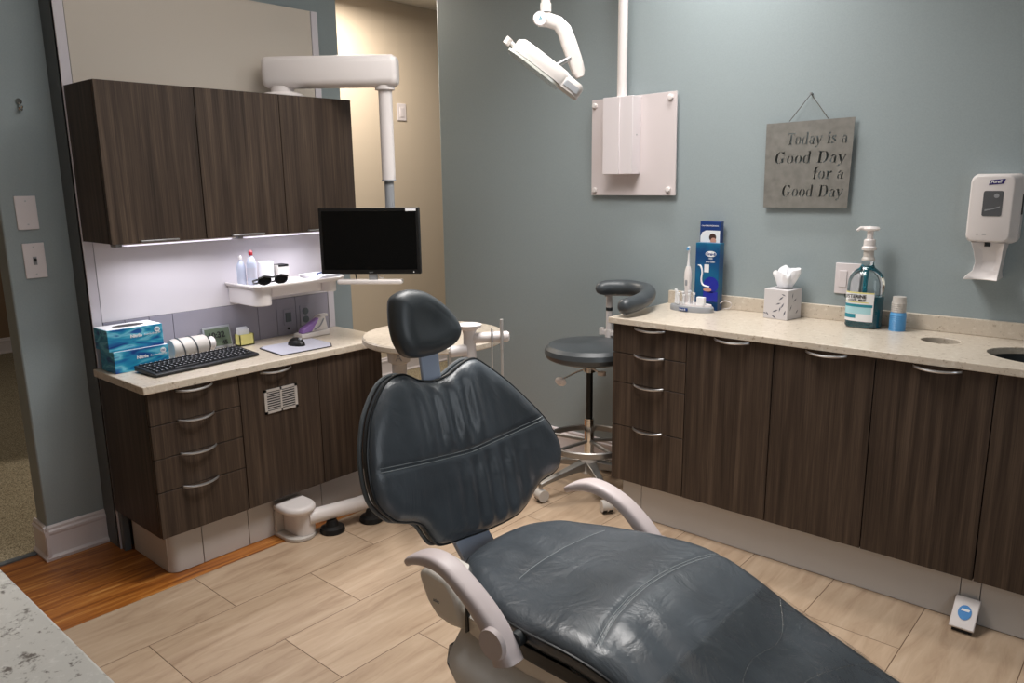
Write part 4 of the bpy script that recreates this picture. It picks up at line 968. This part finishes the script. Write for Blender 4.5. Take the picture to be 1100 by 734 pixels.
# body rest
PX2, PY2 = -.262, .355
MB().box(PX2 - .035, PX2 + .03, PY2 - .012, PY2 + .012, .745, .768).cyl((PX2, PY2, .62), (PX2, PY2, .775), .018).box(PX2 - .01, PX2 + .01, SY + .05, PY2, .635, .655).build('clamp', PLASTIC, t, bevel=.002)
MB().box(PX2 - .052, PX2 - .032, PY2 - .012, PY2 + .012, .742, .778).build('clamp_knob', PLASTIC, t, bevel=.003)
MB().cyl((PX2, PY2, .765), (PX2, PY2, .97), .0155).build('rest_post', PLASTIC, t)
MB().cyl((PX2, PY2, .868), (PX2, PY2, .884), .0162).build('post_band', RED if False else DARKIN, t)
arc = catmull([(-.285, .275, .980), (-.245, .335, .986), (-.16, .375, .988), (-.05, .345, .984), (.02, .24, .977), (.052, .12, .969), (.050, .035, .963), (.040, -.01, .960)], 6, False)
nA = len(arc)
rad = [.036 * sqrt(max(.06, 1 - (1 - min(1, min(i, nA - 1 - i) / 5)) ** 2)) for i in range(nA)]
MB().tube(arc, rad, 20).build('rest_pad', LEATH2, t)
MB().tube([p - V(0, 0, .033) for p in arc[4:-4]], .010, 10).box(PX2 - .02, PX2 + .05, PY2 - .02, PY2 + .02, .953, .968).build('rest_carrier', PLASTIC2, t)

# ------------------------------------------------------------------ dental chair
CY = -1.35
ch = thing('dental_chair', (.9, CY, 0), 'large dark slate leather patient chair with beige shell and two armrests', 'dental chair')
def polydist(p, poly):
    best = 9
    for i in range(len(poly)):
        a = poly[i]; b = poly[(i + 1) % len(poly)]
        ax, ay, bx_, by_ = a[0], a[1], b[0], b[1]; dx, dy = bx_ - ax, by_ - ay
        tt = ((p[0] - ax) * dx + (p[1] - ay) * dy) / (dx * dx + dy * dy + 1e-12); tt = min(1, max(0, tt))
        d = (p[0] - ax - tt * dx) ** 2 + (p[1] - ay - tt * dy) ** 2
        if d < best: best = d
    return sqrt(best)
def cushion(name, outline, n, center, fmap, T, Tb, w_, disp=None, rings=26, mat=None, parent=None, crown=0):
    poly = [(p.x, p.y) for p in catmull([(a, b, 0) for a, b in outline], n)]
    def h(a, b):
        d = polydist((a, b), poly); s_ = min(1, d / w_)
        v = T * sqrt(max(0, 1 - (1 - s_) ** 2)) + crown * min(1, d / .15)
        if disp: v += disp(a, b) * min(1, d / .03)
        return v
    rs = [1.0, .995, .985, .97, .95] + [.95 - .93 * k / rings for k in range(1, rings + 1)]
    top = []
    for r in rs:
        ring = []
        for (a, b) in poly:
            x, y = center[0] + (a - center[0]) * r, center[1] + (b - center[1]) * r
            ring.append(Vector(fmap(x, y, h(x, y))))
        top.append(ring)
    bot = []
    for r, q in ((.3, 1), (.9, 1), (.97, .85), (.995, .5)):
        bot.append([Vector(fmap(center[0] + (a - center[0]) * r, center[1] + (b - center[1]) * r, -Tb * q)) for a, b in poly])
    m = MB(); m.loft(bot + top); o = m.build(name, mat or LEATH, parent, smooth=80)
    return o, poly, h
# backrest: plane x = .5 - .2 (z-.56), wings wrap forward
LE = .2
bn = V(1, -.0, LE).normalized()
def bmap(y, z, hgt):
    x = .487 - LE * (z - .56) + .28 * (y - CY) ** 2
    return V(x, y, z) + bn * hgt
BO = [(-1.018, .689), (-1.031, .661), (-1.059, .645), (-1.109, .634), (-1.138, .615), (-1.182, .582), (-1.232, .566), (-1.327, .564), (-1.434, .575), (-1.493, .583), (-1.523, .594), (-1.540, .617), (-1.562, .655), (-1.590, .675), (-1.624, .688), (-1.657, .706), (-1.697, .752), (-1.710, .802), (-1.706, .868), (-1.690, .918), (-1.668, .961), (-1.620, 1.010), (-1.580, 1.028), (-1.543, 1.028), (-1.517, 1.017), (-1.486, 1.001), (-1.435, .990), (-1.380, .996), (-1.331, 1.014), (-1.292, 1.021), (-1.256, 1.007), (-1.162, .928), (-1.061, .816), (-1.028, .757), (-1.016, .718)]
def seam_b(y): return .793 + .10 * abs(y + 1.37) ** 1.3 * (1.9 if y < -1.37 else 1)
def bdisp(y, z):
    s = 0
    up = max(0, min(1, (z - .80) / .06)); dn = max(0, min(1, (.79 - z) / .05))
    c = gauss(y + 1.41, .13)
    s += up * c * .0075 * sin((y + 1.4) * 2 * pi / .062 + 3 * (z - .9)) * min(1, (1.06 - z) / .12)
    s += dn * gauss(y + 1.30, .13) * .0058 * sin((y + 1.3) * 2 * pi / .055 + 6 * (z - .7))
    s -= .0045 * gauss(z - seam_b(y), .007)
    s += .006 * gauss(z - .90, .06) * gauss(y + 1.5, .1)
    s -= .004 * up * gauss(y + 1.36 + .25 * (z - .9), .03)
    return s
o, bpoly, bh = cushion('backrest', BO, 8, (-1.36, .80), bmap, .030, .030, .045, bdisp, 46, LEATH, ch, .008)
# piping and seams follow the surface
MB().tube([bmap(a, b, .004) for a, b in bpoly + bpoly[:1]], .0042, 8).build('backrest_piping', PIPING, ch)
for k, off in enumerate((-.0045, .0045)):
    pth = []
    for i in range(61):
        y = -1.690 + .615 * i / 60; z = seam_b(y) + off
        pth.append(bmap(y, z, bh(y, z) + .0006))
    MB().tube(pth, .0009, 6).build('backrest_seam', THREAD, ch)
MB().tube([bmap(a, b, -.026) for a, b in bpoly + bpoly[:1]], .006, 8).build('backrest_shell_edge', FRAMES, ch)
# rear shell plate of the backrest
m = MB(); m.loft([[bmap(-1.36 + (a + 1.36) * r, .80 + (b - .80) * r, q) for a, b in bpoly[::4]] for r, q in ((.96, -.028), (.9, -.05), (.5, -.07), (.1, -.075))]); m.build('backrest_shell', SHELL, ch)
# headrest
HO = [(-1.547, 1.206), (-1.536, 1.223), (-1.513, 1.232), (-1.488, 1.234), (-1.451, 1.227), (-1.419, 1.212), (-1.381, 1.183), (-1.356, 1.153), (-1.343, 1.130), (-1.341, 1.108), (-1.357, 1.085), (-1.389, 1.071), (-1.437, 1.063), (-1.497, 1.064), (-1.524, 1.072), (-1.541, 1.090), (-1.553, 1.120), (-1.555, 1.160)]
def hmap(y, z, q): return V(.405 - .2 * (z - 1.1) + .5 * (y + 1.45) ** 2, y, z) + bn * q
def hdisp(y, z): return -.010 * gauss(sqrt(((y + 1.435) / .07) ** 2 + ((z - 1.14) / .06) ** 2), .9)
cushion('headrest', HO, 8, (-1.45, 1.145), hmap, .032, .03, .05, hdisp, 30, LEATH2, ch)
def slab(mb, pts, half, nrm): return mb
MB().loft([[V(x, CY - .075 + dy, z) for dy in (-.031, .031)] + [V(x - .012, CY - .075 + dy, z) for dy in (.031, -.031)] for x, z in ((.375, 1.13), (.385, 1.04), (.395, .97), (.41, .90))]).build('headrest_bar', LINK, ch, bevel=.003)
MB().loft([[V(x, CY - .03 + dy, z) for dy in (-.062, .062)] + [V(x - .02, CY - .03 + dy, z) for dy in (.062, -.062)] for x, z in ((.445, .72), (.470, .62), (.482, .555), (.53, .50), (.62, .47))]).build('backrest_bar', LINK, ch, bevel=.003)

# seat cushion
def zprof(x):
    P = [(.50, .572), (.62, .584), (.75, .583), (.90, .592), (1.02, .598), (1.10, .578), (1.18, .546), (1.25, .512), (1.35, .478), (1.50, .432), (1.70, .375), (1.90, .32)]
    for (a, za), (b, zb_) in zip(P, P[1:]):
        if x <= b: 
            u = (x - a) / (b - a); u = max(0, u); return za + (zb_ - za) * u
    return P[-1][1]
def zs_(x): return sum(zprof(x + d) for d in (-.06, -.03, 0, .03, .06)) / 5
half = [(.535, .0), (.54, .06), (.555, .125), (.60, .175), (.66, .215), (.74, .250), (.82, .272), (.92, .285), (1.02, .288), (1.12, .285), (1.25, .282), (1.40, .278), (1.55, .268), (1.68, .248), (1.78, .200), (1.84, .13), (1.855, 0)]
SO = [(x, CY + h_) for x, h_ in half] + [(x, CY - h_) for x, h_ in half[-2:0:-1]]
def smap(x, y, q):
    zz = zs_(x) - .10 * (y - CY) ** 2
    sl = (zs_(x + .02) - zs_(x - .02)) / .04
    n = V(-sl, 0, 1).normalized()
    return V(x, y, zz - .028) + n * q
def seam1(y): return 1.00 + .05 * ((y - CY) / .28) ** 2     # knee seam x(y)
def seam0(y): return .735 + .05 * ((y - CY) / .28) ** 2
def sdisp(x, y):
    s = -.0050 * gauss(x - seam1(y), .008) - .0025 * gauss(x - seam0(y), .007) * gauss(y + 1.33, .2)
    s -= .010 * gauss(x - .86, .09) * gauss(y - CY, .18)
    s += .003 * gauss(x - .63, .07) * sin((y - CY) * 55 + 8 * x)
    s += .0050 * gauss(x - 1.12, .08) * sin((y - CY) * 60 + 20 * (x - 1.1)) * gauss(y + 1.53, .09)
    s += .0032 * sin(23 * x + 9 * (y - CY)) * max(0, min(1, (x - 1.12) / .1))
    return s
o, spoly, sh = cushion('seat', SO, 8, (1.15, CY), smap, .028, .040, .05, sdisp, 60, LEATH, ch)
MB().tube([smap(a, b, .002) for a, b in spoly + spoly[:1]], .0045, 8).build('seat_piping', PIPING, ch)
for sm, y0, y1 in ((seam1, -1.60, -1.09), (seam0, -1.50, -1.16)):
    for off in ((-.0045, .0045) if sm is seam1 else (0,)):
        pth = []
        for i in range(41):
            y = y0 + (y1 - y0) * i / 40; x = sm(y) + off; pth.append(smap(x, y, sh(x, y) + .0006))
        MB().tube(pth, .0009, 6).build('seat_seam', THREAD, ch)
sb_ = MB(); sb_.loft([[smap(1.15 + (a - 1.15) * r, CY + (b - CY) * r, q) for a, b in spoly[::2]] for r, q in ((.90, -.078), (.965, -.074), (.985, -.060), (.985, -.036))]).build('seat_base', PIPING, ch)
# clear vinyl cover on the foot end
rings = []
for i in range(30):
    x = 1.16 + .70 * i / 29; hw_ = None
    for (a, b), (c_, d_) in zip(half, half[1:]):
        if a <= x <= c_: hw_ = b + (d_ - b) * (x - a) / (c_ - a)
    hw_ = (hw_ or 0) * .985
    rings.append([smap(x, CY + hw_ * t_, max(.004, sh(x, CY + hw_ * t_)) + .0022 + .0035 * abs(sin(11 * x + 2.5 * t_ + sin(3 * t_ + 9 * x))) + .002 * abs(sin(30 * t_ * x)) ) for t_ in [-1 + 2 * k / 40 for k in range(41)]])
mb = MB(); mb.loft(rings, False, False); mb.build('vinyl_toe_cover', FILM, ch)
ck = MB()
for pts in ([(1.17, -.27), (1.21, -.20), (1.28, -.12), (1.33, -.02), (1.36, .1), (1.42, .25)], [(1.2, .26), (1.26, .12), (1.25, -.02), (1.3, -.2)], [(1.36, .26), (1.45, .24), (1.52, .225)]):
    ck.tube([smap(x, CY + y, sh(x, CY + y) + .0035) for x, y in [(p.x, p.y) for p in catmull([(a, b, 0) for a, b in pts], 6, False)]], .0011, 6)
ck.build('vinyl_crease', FILM, ch)

# beige shell under the seat
def prismY(pts, y0, y1): return MB().prism([V(x, y0, z) for x, z in pts], (0, y1 - y0, 0))
prismY([(.50, .555), (.535, .572), (.60, .566), (.632, .535), (.650, .49), (.658, .452), (.61, .446), (.565, .452), (.53, .485), (.508, .53)], CY - .250, CY - .150).build('side_pod', SHELL, ch, bevel=.014, seg=3)
shp = MB(); rr = []
for x, zt, zb_, w_ in ((.640, .490, .455, .225), (.66, .495, .440, .245), (.75, .497, .420, .256), (.85, .502, .415, .262), (1.0, .506, .425, .264), (1.10, .492, .420, .264), (1.20, .452, .395, .262), (1.35, .392, .345, .256), (1.50, .360, .315, .248), (1.60, .330, .300, .235)):
    zm = zb_ + .35 * (zt - zb_)
    rr.append([V(x, CY - w_ * .80, zb_), V(x, CY - w_ * .94, zb_ + .12 * (zt - zb_)), V(x, CY - w_, zm), V(x, CY - w_, zt), V(x, CY + w_, zt), V(x, CY + w_, zm), V(x, CY + w_ * .94, zb_ + .12 * (zt - zb_)), V(x, CY + w_ * .80, zb_)])
shp.loft(rr).build('seat_shell', SHELL, ch, smooth=60)
lc = MB(); rr = []
for x, zt, zb_, w_ in ((.608, .425, .385, .250), (.622, .438, .362, .272), (.66, .436, .325, .282), (.80, .425, .255, .285), (1.0, .405, .150, .285), (1.15, .375, .088, .28), (1.35, .29, .086, .27), (1.52, .16, .086, .25)):
    rr.append([V(x, CY + sgn * w_ * a, z) for sgn, a, z in ((-1, .9, zb_), (-1, 1, zb_ + .012), (-1, 1, zt - .075), (-1, .96, zt - .045), (-1, .80, zt), (1, .80, zt), (1, .96, zt - .045), (1, 1, zt - .075), (1, 1, zb_ + .012), (1, .9, zb_))])
lc.loft(rr).build('lift_casing', CASING, ch, smooth=40)
bp = rrect(.85, 1.70, CY - .26, CY + .26, .1, 8)
MB().prism([V(x, y, .001) for x, y in bp], (0, 0, .084)).build('floor_base', PLASTIC2, ch, bevel=.012, seg=3)
prismY([(.664, .53), (.672, .53), (.676, .46), (.664, .45)], CY - .2505, CY - .2405).build('shell_joint', BLACK, ch, bevel=.002)
MB().text('adec', .012, (.556, CY - .2506, .495), (1, 0, 0), (0, 0, 1)).build('shell_emblem', GREYP, ch)
# armrests
def armrest(yc, path, side):
    P = catmull([(x, 0, z) for x, z in path], 6, False); rr = []; n = len(P)
    for i, p in enumerate(P):
        t_ = (P[min(i + 1, n - 1)] - P[max(i - 1, 0)]).normalized(); nn = V(-t_.z, 0, t_.x)
        if nn.z < 0 and i < n * .5: nn = -nn
        u = i / (n - 1)
        ww = .0275 * (1 if u > .10 else .55 + 4.5 * u); th = (.009 + .008 * min(1, u * 4) + .016 * max(0, (u - .45) / .55))
        if i >= n - 3: th *= (.8, .55, .2)[i - n + 3]; ww *= (.98, .9, .6)[i - n + 3]
        if i in (0,): ww *= .55; th *= .5
        yo = yc + side * .0
        sec = []
        for k in range(20):
            a = 2 * pi * k / 20; f = lambda q: math.copysign(abs(q) ** .6, q)
            sec.append(V(p.x, yo, p.z) + V(0, 1, 0) * ww * f(cos(a)) + nn * th * f(sin(a)))
        rr.append(sec)
    a_ = MB().loft(rr).build('armrest', ARMM, ch, smooth=50)
    x, z = path[-1][0] - .012, path[-1][1] + .038
    MB().cyl((x - .008, yc + side * .024, z + .012), (x - .008, yc + side * .034, z + .012), .037, .033, n=32).build('pivot_disc', ARMM, a_)
    MB().cyl((x + .012, yc - side * .040, z + .005), (x + .012, yc - side * .02, z + .005), .017).build('pivot_pin', DARKIN, a_)
armrest(-1.67, [(.557, .628), (.585, .648), (.62, .660), (.66, .664), (.70, .655), (.745, .630), (.79, .598), (.828, .562), (.850, .528), (.861, .505), (.864, .498)], -1)
armrest(-1.03, [(.532, .595), (.56, .612), (.60, .627), (.64, .631), (.69, .622), (.74, .600), (.79, .562), (.828, .522), (.852, .48), (.862, .454), (.864, .446)], 1)

# ------------------------------------------------------------------ operating lamp on its ceiling pole
t = thing('operating_lamp', (-.10, -.33, 1.85), 'white dental operating lamp on a jointed arm hanging from the ceiling', 'operating lamp')
RTx = V(.752, .659, 0); 
MB().cyl((-.105, -.33, 2.14), (-.105, -.33, CH - .001), .0165).cyl((-.105, -.33, 2.118), (-.105, -.33, 2.150), .0205).build('pole', LAMPW, t)
j = V(-.122, -.345, 2.092)
VW = V(.647, -.734, .2)
mb = MB(); rr = []
arm_pts = [(-.004, 0, .024), (.03, -.002, .025), (.068, -.014, .025), (.092, -.040, .028), (.112, -.090, .029), (.134, -.150, .028), (.148, -.192, .025), (.154, -.210, .015)]
for i, (a, b, w_) in enumerate(arm_pts):
    p0 = arm_pts[max(i - 1, 0)]; p1 = arm_pts[min(i + 1, len(arm_pts) - 1)]
    tt = V(p1[0] - p0[0], p1[1] - p0[1], 0).normalized(); nn = RTx * (-tt.y) + V(0, 0, 1) * tt.x
    c = j + RTx * a + V(0, 0, b); dd = V(.659, -.752, 0)
    f = lambda q: math.copysign(abs(q) ** .6, q)
    rr.append([c + nn * w_ * f(cos(2 * pi * k / 20)) + dd * .026 * f(sin(2 * pi * k / 20)) for k in range(20)])
mb.loft(rr).build('arm', LAMPW, t, smooth=50)
dd = V(.659, -.752, 0)
MB().cyl(j + dd * .018, j + dd * .032, .026, .024, 28).build('joint_cap', TRIM, t)
MB().text('A', .022, j + dd * .0325 - RTx * .006 - V(0, 0, .008), RTx, (0, 0, 1)).build('joint_emblem', TEALL, t)
# head: plate tilted, long axis down to the right
hc = V(-.070, -.397, 1.907); ax = (RTx * .80 + V(0, 0, -.60)).normalized(); nm = (RTx * -.60 + V(0, 0, -.80)).normalized(); bx2 = ax.cross(nm).normalized()
def hd(mb, a0, a1, b0, b1, c0, c1, ta=1.0):
    f = lambda q, e: math.copysign(abs(q) ** e, q)
    rr = []
    for c, s_ in ((c0, .86), (c0 + (c1 - c0) * .25, 1), (c0 + (c1 - c0) * .75, 1), (c1, ta)):
        rr.append([hc + ax * ((a0 + a1) / 2 + (a1 - a0) / 2 * s_ * f(cos(q), .5)) + bx2 * ((b0 + b1) / 2 + (b1 - b0) / 2 * s_ * f(sin(q), .5)) + nm * c for q in [2 * pi * k / 36 for k in range(36)]])
    return mb.loft(rr)
hd(MB(), -.130, .115, -.06, .06, -.040, .014).build('head_housing', LAMPW, t, smooth=50)
hd(MB(), -.14, .09, -.066, .066, .0145, .026).build('light_shield', LENS, t, smooth=50)
hd(MB(), .045, .172, -.052, .052, -.034, .016).build('nose_cover', LAMPW, t, smooth=50)
sg = -1 if bx2.dot(dd) < 0 else 1
hd(MB(), .098, .160, sg * .050, sg * .0545, -.016, .006).build('control_strip', GREYP, t)
MB().cyl(hc - ax * .13 + nm * -.002, hc - ax * .158 - nm * .004, .009).tube([hc - ax * .158 - nm * .015, hc - ax * .160 + nm * .012], .014, 16).build('handle_knob', LAMPW, t)
MB().cyl(hc + ax * .03 - nm * .026, j + RTx * .135 + V(0, 0, -.13), .009).build('yoke', STEEL, t)
